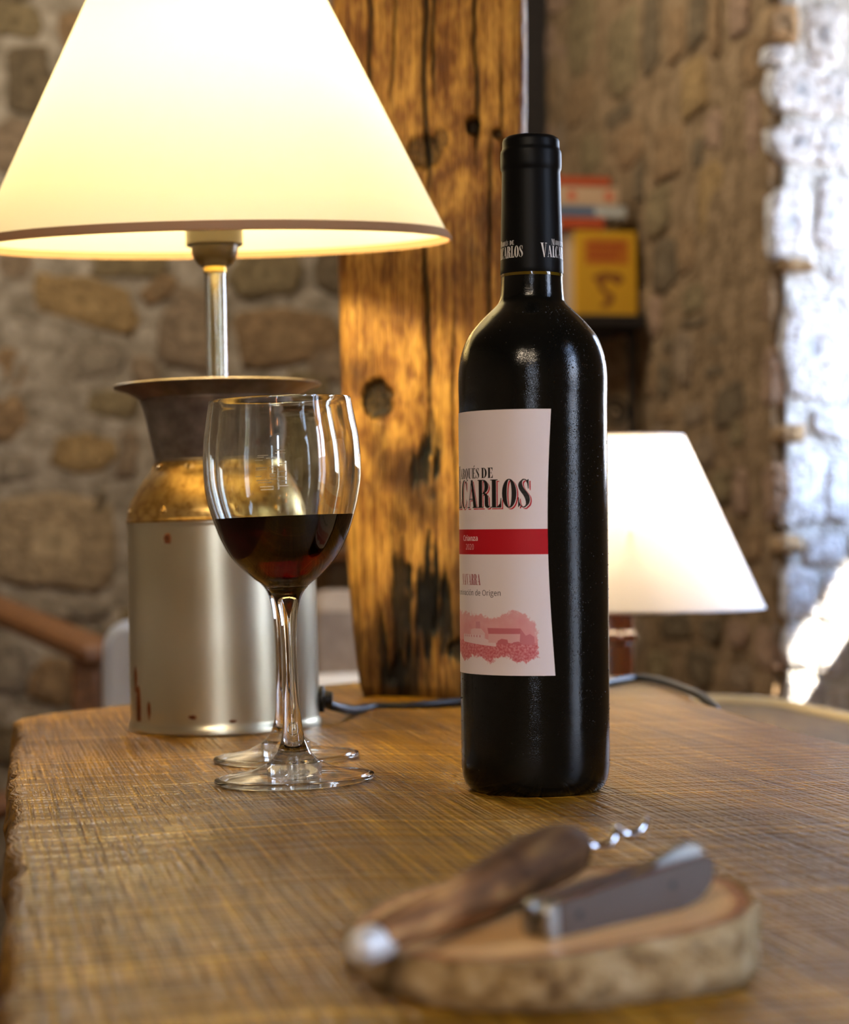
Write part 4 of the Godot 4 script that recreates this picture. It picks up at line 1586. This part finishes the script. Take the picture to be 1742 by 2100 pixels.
func build_far_lamp() -> void:
	var p := Vector3(0.2037, -0.0735, -2.18)
	var t := thing("side_table", "low tan table with rounded corner and pale rim carrying the white-shaded lamp", "table", Vector3(0.4485, FLOOR_Y, -2.209))
	t.rotation.y = 0.19025
	# local x to the room's right, z towards the camera; the right edge lies on x = 0
	var tan_wood := triplanar(mat(rgb8(100, 84, 58), 0.6), 5.0, false)
	tan_wood.metallic_specular = 0.3
	tan_wood.albedo_texture = noise_tex(111, 0.012, Color(0.62, 0.6, 0.56), Color(1, 1, 1), 4)
	var b := MB.new()
	var up := Basis(Vector3.RIGHT, -PI / 2.0)
	b.prism(rounded(-0.36, -0.008, -0.312, 0.272, 0.1), -0.03, -0.004, Transform3D(up, Vector3(0, 0.68, 0)), 0.001)
	put("tabletop", b, tan_wood, t)
	b = MB.new()
	var edge := rounded(-0.368, 0.0, -0.32, 0.28, 0.108)
	var ring := []
	for q in edge:
		ring.append(Vector3(q.x, 0.68, -q.y))
	var m := edge.size()
	var sec := [[-0.008, -0.03], [0.0, -0.03], [0.0015, -0.02], [0.001, 0.0], [-0.002, 0.004], [-0.007, 0.003], [-0.009, -0.003], [-0.008, -0.03]]
	b.grid(m, sec.size() - 1, func(i, j):
		var k: int = i % m
		var mid := Vector3(-0.184, 0.68, 0.02)
		var nrm: Vector3 = (ring[(k + 1) % m] - ring[(k - 1 + m) % m]).cross(Vector3.UP).normalized()
		if nrm.dot(ring[k] - mid) < 0.0:
			nrm = -nrm
		return ring[k] + nrm * sec[j][0] + Vector3(0, sec[j][1], 0), true)
	put("rim", b, mat(rgb8(158, 146, 118), 0.5), t)  # pale tone: window light on the edge put into the colour
	for q in [[-0.32, -0.23], [-0.05, -0.23], [-0.32, 0.27], [-0.05, 0.27]]:
		b = MB.new()
		b.tube([Vector3(q[0], 0.0, q[1]), Vector3(q[0], 0.652, q[1])], [0.014, 0.022], 12)
		put("leg", b, M.wood_plain, t)
	var o := thing("table_lamp", "lit lamp with plain white cone shade and reddish glossy column by the wall", "lamp", p)
	b = MB.new()
	b.lathe(mm([0, 0, 62, 0, 63, 5, 58, 12, 24, 17, 13.6, 26, 13.2, 40, 13.4, 82, 16.5, 85, 17, 90, 16.5, 94, 13.4, 97, 13.8, 112, 16.0, 116, 16.2, 124, 12, 130, 12, 154, 0, 154]), 48, 30.0)
	var copper := mat(rgb8(60, 28, 16), 0.08)
	copper.metallic_specular = 0.7
	copper.clearcoat_enabled = true
	copper.clearcoat = 1.0
	copper.clearcoat_roughness = 0.03
	put("column", b, copper, o)
	b = MB.new()
	b.lathe(mm([0, 152, 15, 152, 16, 154, 16, 182, 0, 186]), 32)
	put("socket", b, mat(rgb8(60, 50, 40), 0.4), o)
	bulb(o, Vector3(0, 0.232, 0), 0.024, Color(1, 0.88, 0.7), 6.0)
	lamp_light(o, Vector3(0, 0.232, 0), Color(1.0, 0.88, 0.7), 0.13)
	b = MB.new()
	b.lathe(mm([150, 120.3, 122.5, 180, 95, 240, 67.8, 299.6]), 96)
	put("lamp_shade", b, shade_mat(rgb8(246, 244, 240), Color(0.72, 0.71, 0.7)), o, false)
	for q in [[149.0, 120.0], [66.9, 297.6]]:
		b = MB.new()
		b.lathe(mm([q[0], q[1], q[0] + 1.4, q[1] + 0.2, q[0] + 1.0, q[1] + 2.4, q[0] - 0.4, q[1] + 2.4, q[0], q[1]]), 96)
		put("shade_trim", b, shade_mat(rgb8(240, 238, 236), Color(0.5, 0.5, 0.5)), o)
	var sp3 := MB.new()
	for k in 3:
		var a := TAU * k / 3.0
		sp3.tube([Vector3(sin(a) * 0.015, 0.178, cos(a) * 0.015), Vector3(sin(a) * 0.1135, 0.1985, cos(a) * 0.1135)], 0.0012, 6)
	put("shade_carrier", sp3, mat(rgb8(90, 88, 84), 0.4, 0.8), o)

func build_pendants() -> void:
	for k in 2:
		var at_: Vector3 = [Vector3(-0.62, 1.06, 0.75), Vector3(-0.15, 1.10, 1.05)][k]
		var o := thing("pendant_lamp", ["amber pendant lamp hanging over the table beside the left wall", "amber pendant lamp hanging over the table's near end"][k], "lamp", at_, "amber pendant lamps")
		var b := MB.new()
		b.lathe(mm([120, 0, 112, 34, 84, 70, 40, 96, 26, 110, 24.5, 110, 38, 94.5, 82, 68.5, 110, 33, 118.5, 0, 120, 0]), 48)
		put("lamp_shade", b, mat(rgb8(70, 44, 26), 0.5, 0.3), o)
		b = MB.new()
		b.lathe(mm([0, 70, 17, 70, 18, 72, 18, 118, 10, 128, 0, 128]), 24)
		put("socket", b, mat(rgb8(40, 36, 32), 0.4), o)
		b = MB.new()
		b.tube([Vector3(0, 0.126, 0), Vector3(0, CEIL_Y - at_.y, 0)], 0.003, 8)
		put("cord", b, mat(rgb8(30, 28, 26), 0.6), o)
		bulb(o, Vector3(0, 0.022, 0), 0.03, Color(1.0, 0.6, 0.25), 12.0)
		lamp_light(o, Vector3(0, 0.022, 0), Color(1.0, 0.92, 0.8), 0.85, 0.03)

func build_added_lamps() -> void:  # unseen lamps, added to brighten the back and right walls
	for k in 2:
		var p: Vector3 = [Vector3(-1.0, 1.42, -3.1), Vector3(-0.15, 1.42, -3.35)][k]
		var o := thing("added_ceiling_lamp", ["added unseen white globe lamp under the ceiling near the left wall", "added unseen white globe lamp under the ceiling near the corner board"][k], "lamp", p, "added white globe ceiling lamps")
		var b := MB.new()
		b.lathe(mm([0, 88, 46, 88, 50, 92, 50, 104, 40, 112, 0, 112]), 32)
		b.tube([Vector3(0, 0.11, 0), Vector3(0, CEIL_Y - p.y, 0)], 0.008, 10)
		put("holder", b, mat(rgb8(70, 52, 36), 0.4, 0.5), o)
		b = MB.new()
		var pr := PackedVector2Array()
		for q in 17:
			var a := -PI / 2.0 + PI * q / 16.0
			pr.append(Vector2(maxf(0.0, 0.095 * cos(a)), 0.095 * sin(a)))
		b.lathe(pr, 32, 60.0)
		var m := mat(Color(1, 0.98, 0.94), 0.3)
		m.emission_enabled = true
		m.emission = Color(1.0, 0.93, 0.8)
		m.emission_energy_multiplier = 4.0
		put("globe", b, m, o)
		lamp_light(o, Vector3.ZERO, Color(1.0, 0.985, 0.94), [0.95, 0.37][k], 0.09)

# ------------------------------------------------------------------ log slice and the two corkscrews
const SLICE := [[-0.0235, 0.605], [-0.0205, 0.588], [-0.0065, 0.5605], [0.0092, 0.547], [0.034, 0.5445], [0.055, 0.5535], [0.083, 0.5705], [0.0935, 0.594], [0.0955, 0.612], [0.0935, 0.640], [0.076, 0.668], [0.050, 0.685], [0.018, 0.686], [-0.008, 0.664], [-0.0205, 0.632]]

func slice_top(x: float) -> float:
	return 0.0108 + (x + 0.02) / 0.1155 * 0.0085

func build_slice() -> void:
	var cx := 0.0355
	var cz := -0.615
	var o := thing("log_slice", "oval slice of a log with grey bark rim lying on the table under two corkscrews", "log slice", Vector3(cx, 0.0004, cz))
	var n := 90
	var rim := PackedVector2Array()
	var m := SLICE.size()
	for k in n:
		var f := float(k) / n * m
		var i := int(f)
		var pt := func(q): return Vector2(SLICE[(q + m) % m][0] - cx, -SLICE[(q + m) % m][1] - cz)
		rim.append((pt.call(i) as Vector2).cubic_interpolate(pt.call(i + 1), pt.call(i - 1), pt.call(i + 2), f - i))
	var bark := MB.new()
	var rows := [[0.97, 0.0], [1.0, 0.08], [1.012, 0.3], [1.016, 0.6], [1.01, 0.85], [0.998, 0.985], [0.985, 1.02], [0.965, 0.99], [0.955, 0.9]]
	bark.grid(n, rows.size() - 1, func(i, j):
		var p := rim[i % n]
		var q: Array = rows[j]
		var top := slice_top(p.x + cx)
		var rough := noise.get_noise_3d(p.x * 500.0, j * 16.0, p.y * 500.0) * 0.02 + noise.get_noise_3d(p.x * 140.0, j * 6.0, p.y * 140.0) * 0.014
		var s: float = q[0] + (rough if j > 0 and j < 7 else 0.0)
		return Vector3(p.x * s, top * q[1] + (noise.get_noise_2d(p.x * 300.0, p.y * 300.0) * 0.0007 if j > 3 else 0.0), p.y * s), true)
	var bm := triplanar(mat(rgb8(190, 170, 136), 0.9), 10.0, false)
	bm.albedo_texture = noise_tex(91, 0.02, Color(0.42, 0.34, 0.22), Color(1, 1, 1), 5, 512, FastNoiseLite.TYPE_SIMPLEX_SMOOTH, Color(0.84, 0.78, 0.66))
	bm.heightmap_enabled = true
	bm.heightmap_texture = noise_tex(92, 0.04, Color.BLACK, Color.WHITE, 4)
	bm.heightmap_scale = 0.15
	var lower := []
	for k in n:
		lower.append(Vector3(rim[k].x * 0.97, 0.0, rim[k].y * 0.97))
	bark.grid(n, 1, func(i, j): return lower[i % n] * (1.0 if j == 1 else 0.0), true)
	put("bark", bark, bm, o, true)
	var face := MB.new()
	var rs := [0.962, 0.94, 0.9, 0.8, 0.6, 0.35, 0.12, 0.0]
	face.grid(n, rs.size() - 1, func(i, j):
		var p: Vector2 = rim[i % n] * rs[j]
		return Vector3(p.x, slice_top(p.x + cx) + noise.get_noise_2d(p.x * 240.0, p.y * 240.0) * 0.0002, p.y), true, true,
		func(i, j): return Vector2(float(i) / n, rs[j]))
	# rings drawn in polar coordinates: u round, v from the pith outwards
	var im := Image.create(256, 512, false, Image.FORMAT_RGB8)
	for y in 512:
		for x in 256:
			var v := (y + 0.5) / 512.0
			var a := TAU * x / 256.0
			var wob := noise.get_noise_3d(cos(a) * 60.0, sin(a) * 60.0, v * 30.0) * 0.03
			var r := v + wob * v
			var ring := 0.5 + 0.5 * sin(r * 150.0 + 6.0 * sin(r * 9.0))
			var c := rgb8(230, 188, 128).lerp(rgb8(204, 150, 90), ring * 0.45)
			c = c.lerp(rgb8(170, 108, 58), smoothstep(0.86, 0.93, r))
			c = c.lerp(rgb8(112, 58, 28), smoothstep(0.918, 0.94, r))
			c = c.lerp(rgb8(186, 124, 66), smoothstep(0.942, 0.955, r))
			var crack := exp(-pow((fposmod(a + 0.02 * sin(v * 20.0), TAU) - 0.9) / 0.012, 2.0)) * smoothstep(0.45, 0.8, v)
			c = c.lerp(rgb8(80, 48, 24), crack * 0.7)
			im.set_pixel(x, y, c)
	var fm := mat(Color.WHITE, 0.5)
	fm.albedo_texture = ImageTexture.create_from_image(im)
	put("wood_face", face, fm, o, false)

func build_corkscrews() -> void:
	# a straight corkscrew with a handle of polished vine wood
	var a := Vector3(-0.0182, slice_top(-0.0143) + 0.0062, -0.5445)
	var e := Vector3(0.0478, slice_top(0.0478) + 0.0103, -0.660)
	var o := thing("corkscrew", "corkscrew with mottled brown vine-wood handle and a bare steel worm", "corkscrew", a)
	var h := MB.new()
	var pts := []
	var rad := []
	var prof := [[0.06, 0.0046], [0.12, 0.0051], [0.25, 0.0061], [0.4, 0.0071], [0.52, 0.0079], [0.62, 0.0087], [0.72, 0.0092], [0.82, 0.0094], [0.9, 0.009], [0.955, 0.0076], [0.985, 0.005], [1.0, 0.0022]]
	for k in 49:
		var f := lerpf(0.06, 1.0, k / 48.0)
		var r := piecewise(prof, f)
		var p := (e - a) * f
		# it lies on the slice: the underside stays level, with a slight bow
		p.y = lerpf(a.y, e.y, f) - a.y + 0.0012 * sin(f * 9.0) * 0.5 + 0.0008
		p.x += 0.0012 * sin(f * 7.0)
		pts.append(p)
		rad.append(r * (1.0 + 0.05 * noise.get_noise_1d(f * 300.0)))
	h.tube(pts, rad, 28)
	# the wood itself goes from pale at the butt to dark at the worm
	for k in h.c.size():
		var f: float = clampf(h.v[k].dot(e - a) / (e - a).length_squared() + 0.12 * noise.get_noise_3d(h.v[k].x * 900.0, h.v[k].y * 900.0, h.v[k].z * 900.0), 0.0, 1.0)
		var g := lerpf(1.0, 0.28, smoothstep(0.3, 0.75, f))
		h.c[k] = Color(g, g * 0.97, g * 0.94)
	var vine := mat(Color.WHITE, 0.66)
	vine.metallic_specular = 0.3
	vine.vertex_color_use_as_albedo = true
	vine.uv1_scale = Vector3(1.0, 0.5, 1.0)
	vine.albedo_texture = noise_tex(101, 0.01, rgb8(84, 56, 30), rgb8(204, 158, 98), 4, 512, FastNoiseLite.TYPE_SIMPLEX_SMOOTH, rgb8(140, 98, 58))
	vine.heightmap_enabled = true
	vine.heightmap_texture = noise_tex(102, 0.03, Color.BLACK, Color.WHITE, 3)
	vine.heightmap_scale = 0.04
	put("handle", h, vine, o)
	var cap := MB.new()
	cap.tube([(e - a) * -0.012, (e - a) * 0.0, (e - a) * 0.02, (e - a) * 0.085, (e - a) * 0.1], [0.0022, 0.0042, 0.0049, 0.0052, 0.0048], 24)
	put("end_cap", cap, mat(rgb8(214, 212, 208), 0.5, 0.4), o)
	var w := MB.new()
	var dir := (Vector3(0.0745, 0.0292, -0.6985) - e)
	var s := dir.cross(Vector3.UP).normalized()
	var u := s.cross(dir).normalized()
	var hx := []
	var hr := []
	for k in 61:
		var f := k / 60.0
		var ang := f * TAU * 2.3
		var r := 0.0026 * (1.0 - 0.35 * f) * smoothstep(0.0, 0.12, f)
		hx.append(e - a + dir * (f - 0.03) + (s * cos(ang) + u * sin(ang)) * r)
		hr.append(lerpf(0.0014, 0.0011, f) if f < 0.93 else lerpf(0.0011, 0.0002, (f - 0.93) / 0.07))
	w.tube(hx, hr, 10)
	put("worm", w, mat(rgb8(214, 218, 224), 0.12, 1.0), o)
	# a folding waiter's corkscrew, closed, standing on its edge
	var bx := Vector3(0.81, 0, -0.586).normalized()
	var fr := Transform3D(Basis(bx, Vector3.UP, bx.cross(Vector3.UP)), Vector3(0.0288, slice_top(0.0288) + 0.0003, -0.5715))
	fr.basis = fr.basis * Basis(Vector3.BACK, 0.06)
	var k2 := thing("folding_corkscrew", "closed folding corkscrew with wooden scales and bright steel bolster", "corkscrew", fr.origin)
	k2.basis = fr.basis * Basis.from_scale(Vector3.ONE * 0.96)
	var side := mm([0.6, 1.4, 2.0, 0.4, 14, 0.0, 34, 0.0, 52, 0.4, 60, 2.0, 65, 5.6, 66.6, 9.6, 66.2, 13.2, 63.5, 15.0, 56, 14.8, 40, 13.4, 22, 12.0, 8, 11.0, 1.2, 10.2, 0.2, 8.4])
	var wood := triplanar(mat(rgb8(136, 80, 48), 0.36), 14.0, false)
	wood.albedo_texture = noise_tex(103, 0.02, Color(0.5, 0.4, 0.34), Color(1, 1, 1), 4)
	var steel := mat(rgb8(150, 148, 142), 0.3, 1.0)
	var grey_face := triplanar(mat(rgb8(74, 58, 43), 0.38), 14.0, false)  # wood face; grey of the reflected sky put into its colour
	for z in [[-0.0062, -0.0028], [0.0028, 0.0062]]:
		var b := MB.new()
		var q := PackedVector2Array()
		for v in side:
			q.append(Vector2(maxf(v.x, 0.0055), v.y))
		var clean := PackedVector2Array()
		for v in q:
			if clean.size() == 0 or clean[-1].distance_to(v) > 0.0004:
				clean.append(v)
		var outer: float = signf(z[0])
		b.prism(clean, z[0] if outer > 0.0 else z[0] + 0.0011, z[1] - 0.0011 if outer > 0.0 else z[1], Transform3D(), 0.0003)
		put("scale", b, wood, k2)
		b = MB.new()
		b.prism(clean, z[1] - 0.0011 if outer > 0.0 else z[0], z[1] if outer > 0.0 else z[0] + 0.0011, Transform3D(), 0.0006)
		put("scale_face", b, grey_face, k2)
		b = MB.new()
		b.prism(mm([0.6, 1.4, 2.0, 0.4, 5.4, 0.2, 5.4, 10.7, 1.2, 10.2, 0.2, 8.4]), z[0] + 0.0002, z[1] - 0.0002 if z[1] < 0 else z[1] + 0.0002, Transform3D(), 0.0007)
		put("bolster", b, steel, k2)
		var liner := MB.new()
		var zi: float = z[1] if z[1] < 0.0 else z[0]
		liner.prism(side, minf(zi, zi - signf(zi) * 0.0009), maxf(zi, zi - signf(zi) * 0.0009), Transform3D(), 0.0002)
		put("liner", liner, steel, k2)
		for px in [[0.0126, 0.0058], [0.0488, 0.0082]]:
			var rv := MB.new()
			rv.lathe(mm([0, -0.4, 1.2, -0.4, 1.2, 0.15, 0.8, 0.35, 0, 0.4]), 16, 40.0, Transform3D(Basis(Vector3.RIGHT, PI / 2.0 * signf(zi)), Vector3(px[0], px[1], z[1] if zi > 0.0 else z[0])))
			put("pin", rv, mat(rgb8(40, 34, 28), 0.4, 0.6), k2)
	var lev := MB.new()
	lev.prism(mm([24, 9.0, 34, 11.0, 46, 14.6, 55, 17.6, 61, 18.6, 65.4, 17.4, 66.8, 14.0, 66.0, 10.0, 60, 8.0, 40, 7.0]), -0.0013, 0.0013, Transform3D(), 0.0005)
	put("lever", lev, steel, k2)
	var spring := MB.new()
	spring.prism(mm([1.0, 1.8, 60, 1.0, 64, 5, 60, 5.4, 30, 3.8, 1.2, 4.4]), -0.0018, 0.0018, Transform3D(), 0.0004)
	put("spring", spring, steel, k2)
	var knob := MB.new()
	knob.lathe(mm([0, -1.7, 2.1, -1.7, 2.3, -1.2, 2.3, 1.2, 2.1, 1.7, 0, 1.7]), 20, 40.0, Transform3D(Basis(Vector3.RIGHT, PI / 2.0), Vector3(0.0005, 0.0085, 0)))
	put("hinge", knob, steel, k2)

# ------------------------------------------------------------------ seats behind the table
func build_seats() -> void:
	# white dining chair half hidden by the milk can
	var cloth := mat(rgb8(208, 216, 230), 0.85)  # white cloth, with the blue of daylight put into its colour
	var wc := thing("chair", "white padded chair whose rounded back shows behind the milk can", "chair", Vector3(-0.26, FLOOR_Y, -2.45))
	wc.rotation.y = -0.1
	var b := MB.new()
	b.prism(rounded(-0.118, 0.128, 0.43, 0.778, 0.035), -0.025, 0.025, Transform3D(), 0.012)
	put("backrest", b, cloth, wc)
	b = MB.new()
	b.box(Vector3(0.26, 0.07, 0.3), Transform3D(Basis(), Vector3(0, 0.43, -0.14)), 0.02)
	put("seat", b, cloth, wc)
	for q in [[-0.11, -0.26], [0.11, -0.26], [-0.11, 0.0], [0.11, 0.0]]:
		b = MB.new()
		b.tube([Vector3(q[0], 0, q[1]), Vector3(q[0], 0.4, q[1])], [0.011, 0.015], 12)
		put("leg", b, M.dark_wood, wc)
	# beige armchair seen between the glass and the post
	var beige := triplanar(mat(rgb8(176, 152, 124), 0.85), 3.0, false)
	beige.albedo_texture = noise_tex(113, 0.02, Color(0.85, 0.83, 0.82), Color(1, 1, 1), 4)
	var ac := thing("armchair", "beige upholstered armchair seen between the wine glass and the wooden post", "armchair", Vector3(0.02, FLOOR_Y, -3.15))
	b = MB.new()
	b.prism(rounded(-0.21, 0.22, 0.3, 0.79, 0.04), -0.14, 0.0, Transform3D(), 0.03)
	put("backrest", b, beige, ac)
	var roll := MB.new()
	roll.tube([Vector3(-0.2, 0.605, 0.075), Vector3(-0.19, 0.608, 0.08), Vector3(0.0, 0.61, 0.085), Vector3(0.16, 0.608, 0.08), Vector3(0.17, 0.605, 0.075)], [0.02, 0.062, 0.066, 0.062, 0.02], 24)
	put("bolster_cushion", roll, mat(rgb8(232, 218, 196), 0.9), ac)
	b = MB.new()
	b.box(Vector3(0.36, 0.25, 0.42), Transform3D(Basis(), Vector3(0.005, 0.415, 0.2)), 0.03)
	put("seat", b, beige, ac)
	for x in [-0.215, 0.225]:
		b = MB.new()
		b.box(Vector3(0.07, 0.46, 0.5), Transform3D(Basis(), Vector3(x, 0.33, 0.16)), 0.025)
		put("armrest", b, beige, ac)
	for q in [[-0.18, -0.1], [0.19, -0.1], [-0.18, 0.36], [0.19, 0.36]]:
		b = MB.new()
		b.tube([Vector3(q[0], 0, q[1]), Vector3(q[0], 0.3, q[1])], [0.014, 0.02], 12)
		put("leg", b, M.dark_wood, ac)
	# wooden lounge chair by the wall: its arm slopes down behind the white chair
	var p0 := at(-90, 1215, 3.95)
	var p1 := at(215, 1342, 3.3)
	var lc := thing("lounge_chair", "wooden lounge chair whose sloping arm shows beside the milk can", "chair", Vector3(p0.x, FLOOR_Y, p0.z))
	var d0 := Vector3(0, p0.y - FLOOR_Y, 0)
	var d1 := p1 - Vector3(p0.x, FLOOR_Y, p0.z)
	var wood: Material = M.wood_plain
	var away := (d1 - d0).cross(Vector3.UP).normalized() * -0.5
	for s in 2:
		var off: Vector3 = away * s
		b = MB.new()
		b.box(Vector3((d1 - d0).length(), 0.03, 0.075), Transform3D(Basis.looking_at(d1 - d0, Vector3.UP) * Basis(Vector3.UP, PI / 2.0), (d0 + d1) / 2.0 + off), 0.008)
		put("armrest", b, wood, lc)
		for f in [0.12, 0.9]:
			var q := d0.lerp(d1, f) + off
			b = MB.new()
			b.box(Vector3(0.045, q.y - 0.01, 0.045), Transform3D(Basis(), Vector3(q.x, (q.y - 0.01) / 2.0, q.z)), 0.006)
			put("leg", b, wood, lc)
	for k in 6:
		var f := 0.1 + k * 0.16
		var q := d0.lerp(d1, f) * Vector3(1, 0, 1) + Vector3(0, 0.38, 0)
		b = MB.new()
		b.tube([q, q + away], 0.018, 8)
		put("slat", b, wood, lc)

func rounded(x0: float, x1: float, y0: float, y1: float, r: float) -> PackedVector2Array:
	var o := PackedVector2Array()
	for c in [[x1 - r, y0 + r, -90.0], [x1 - r, y1 - r, 0.0], [x0 + r, y1 - r, 90.0], [x0 + r, y0 + r, 180.0]]:
		for k in 7:
			var a := deg_to_rad(c[2] + k * 15.0)
			o.append(Vector2(c[0] + r * cos(a), c[1] + r * sin(a)))
	return o

# ------------------------------------------------------------------ shelf and books
func build_shelf() -> void:
	var fr := wall_frame("right")
	var y := 0.514
	var o := thing("wall_shelf", "dark wooden shelf on scrolled iron brackets fixed to the stone wall", "shelf", fr * Vector3(0.5, y, 0.0))
	o.basis = fr.basis
	var b := MB.new()
	b.box(Vector3(0.58, 0.022, 0.15), Transform3D(Basis(), Vector3(0.0, -0.011, 0.085)), 0.003)
	put("board", b, M.dark_wood, o)
	var iron := mat(rgb8(34, 28, 24), 0.5, 0.5)
	for x in [0.235, -0.2]:
		var br := MB.new()
		br.box(Vector3(0.02, 0.215, 0.01), Transform3D(Basis(), Vector3(x, -0.129, 0.022)), 0.001)
		br.box(Vector3(0.02, 0.01, 0.13), Transform3D(Basis(), Vector3(x, -0.027, 0.09)), 0.001)
		var sc := []
		for k in 60:
			var f := k / 59.0
			var a := f * TAU * 1.6 + 0.6
			var r := 0.026 * (1.0 - 0.75 * f)
			sc.append(Vector3(x, -0.172 + r * sin(a), 0.055 + r * cos(a)))
		br.tube(sc, 0.004, 8)
		br.tube([Vector3(x, -0.03, 0.145), Vector3(x, -0.06, 0.12), Vector3(x, -0.105, 0.092), Vector3(x, -0.15, 0.078)], 0.004, 8)
		put("bracket", br, iron, o)
	# books: a row standing along the wall, the yellow one facing out at its end, others lying on top
	var paper := mat(rgb8(222, 208, 180), 0.9)
	var book := func(called, label, size: Vector3, pos: Vector3, cover: Material, turn: float, flat: bool, group: String):
		var t := thing("book", label, "book", fr * (Vector3(0.5, y, 0.0) + pos), group)
		t.basis = fr.basis * Basis(Vector3.UP, turn)
		# size: thickness, height, depth; spine towards +z, covers across x (or y when lying)
		var c := MB.new()
		var th: float = size.x
		var hh: float = size.y
		var dd: float = size.z
		var place := Transform3D(Basis(), Vector3(0, hh / 2.0, dd / 2.0)) if not flat else Transform3D(Basis(Vector3.BACK, PI / 2.0), Vector3(0, th / 2.0, dd / 2.0))
		for sgn in [-1.0, 1.0]:
			c.box(Vector3(0.0018, hh, dd), place * Transform3D(Basis(), Vector3(sgn * (th / 2.0 - 0.0009), 0, 0)), 0.0006)
		c.box(Vector3(th, hh, 0.0018), place * Transform3D(Basis(), Vector3(0, 0, dd / 2.0 - 0.0009)), 0.0006)
		put("cover", c, cover, t)
		var pg := MB.new()
		pg.box(Vector3(th - 0.004, hh - 0.005, dd - 0.005), place * Transform3D(Basis(), Vector3(0, 0, -0.0005)), 0.0005)
		put("pages", pg, paper, t)
		return t
	var yellow := mat(Color.WHITE, 0.5)
	yellow.albedo_texture = book_texture()
	var first: Node3D = book.call("book", "yellow book with orange cover panel standing at the end of the shelf", Vector3(0.022, 0.157, 0.113), Vector3(0.222, 0.0, 0.012), mat(rgb8(220, 164, 30), 0.5), 0.0, false, "")
	# its printed front cover, as a sheet of its own on the board
	var fc := MB.new()
	fc.face([Vector3(0.01135, 0.001, 0.112), Vector3(0.01135, 0.001, 0.001), Vector3(0.01135, 0.156, 0.001), Vector3(0.01135, 0.156, 0.112)], Vector3.ZERO, [Vector2(0, 1), Vector2(1, 1), Vector2(1, 0), Vector2(0, 0)])
	put("cover_print", fc, yellow, first, false)
	var tones := [[rgb8(196, 176, 150), "cream", 0.166], [rgb8(120, 70, 44), "brown", 0.162], [rgb8(206, 196, 180), "white", 0.168], [rgb8(150, 60, 36), "red", 0.160], [rgb8(180, 160, 120), "buff", 0.163], [rgb8(70, 80, 96), "slate blue", 0.165]]
	var x := 0.209
	for k in tones.size():
		var q: Array = tones[k]
		var th := 0.026 + 0.006 * (k % 3)
		x -= th / 2.0
		book.call("book", "%s book standing in the shelf row, %s behind the yellow one" % [q[1], ["first", "second", "third", "fourth", "fifth", "sixth"][k]], Vector3(th, q[2] - 0.006, 0.128), Vector3(x, 0.0, 0.008), mat(q[0], 0.6), 0.0, false, "books standing on the wall shelf")
		x -= th / 2.0 + 0.0008
	var yy := 0.1625
	# colour, label, thickness, width, how far from the wall
	var pile := [[rgb8(190, 78, 34), "orange-red book lying lowest on the shelf row", 0.020, 0.085, 0.068], [rgb8(196, 196, 186), "pale grey book with blue spine panel lying above the orange-red one", 0.021, 0.132, 0.028], [rgb8(212, 178, 140), "thick cream book with red spots lying near the top of the shelf pile", 0.034, 0.118, 0.041], [rgb8(196, 84, 40), "thin red book lying topmost on the shelf pile", 0.017, 0.1, 0.057]]
	for q in pile:
		var t: Node3D = book.call("book", q[1], Vector3(q[2], q[3], 0.165), Vector3(0.057, yy, q[4] + q[3] / 2.0), mat(q[0], 0.6), PI / 2.0, true, "books lying on the shelf row")
		if q[1].begins_with("pale"):
			var sp := MB.new()
			sp.box(Vector3(0.07, 0.015, 0.0006), Transform3D(Basis(), Vector3(-0.028, 0.0105, 0.1652)), 0.0002)
			put("spine_panel", sp, mat(rgb8(86, 104, 134), 0.6), t)
		if q[1].begins_with("thick"):
			for z in [0.04, -0.03]:
				var sp := MB.new()
				sp.lathe(mm([0, 0, 9, 0, 9.2, 0.3, 0, 0.5]), 16, 30.0, Transform3D(Basis(Vector3.RIGHT, PI / 2.0), Vector3(z, 0.017, 0.165)))
				put("spine_spot", sp, mat(rgb8(190, 96, 60), 0.6), t)
		yy += q[2] + 0.0006
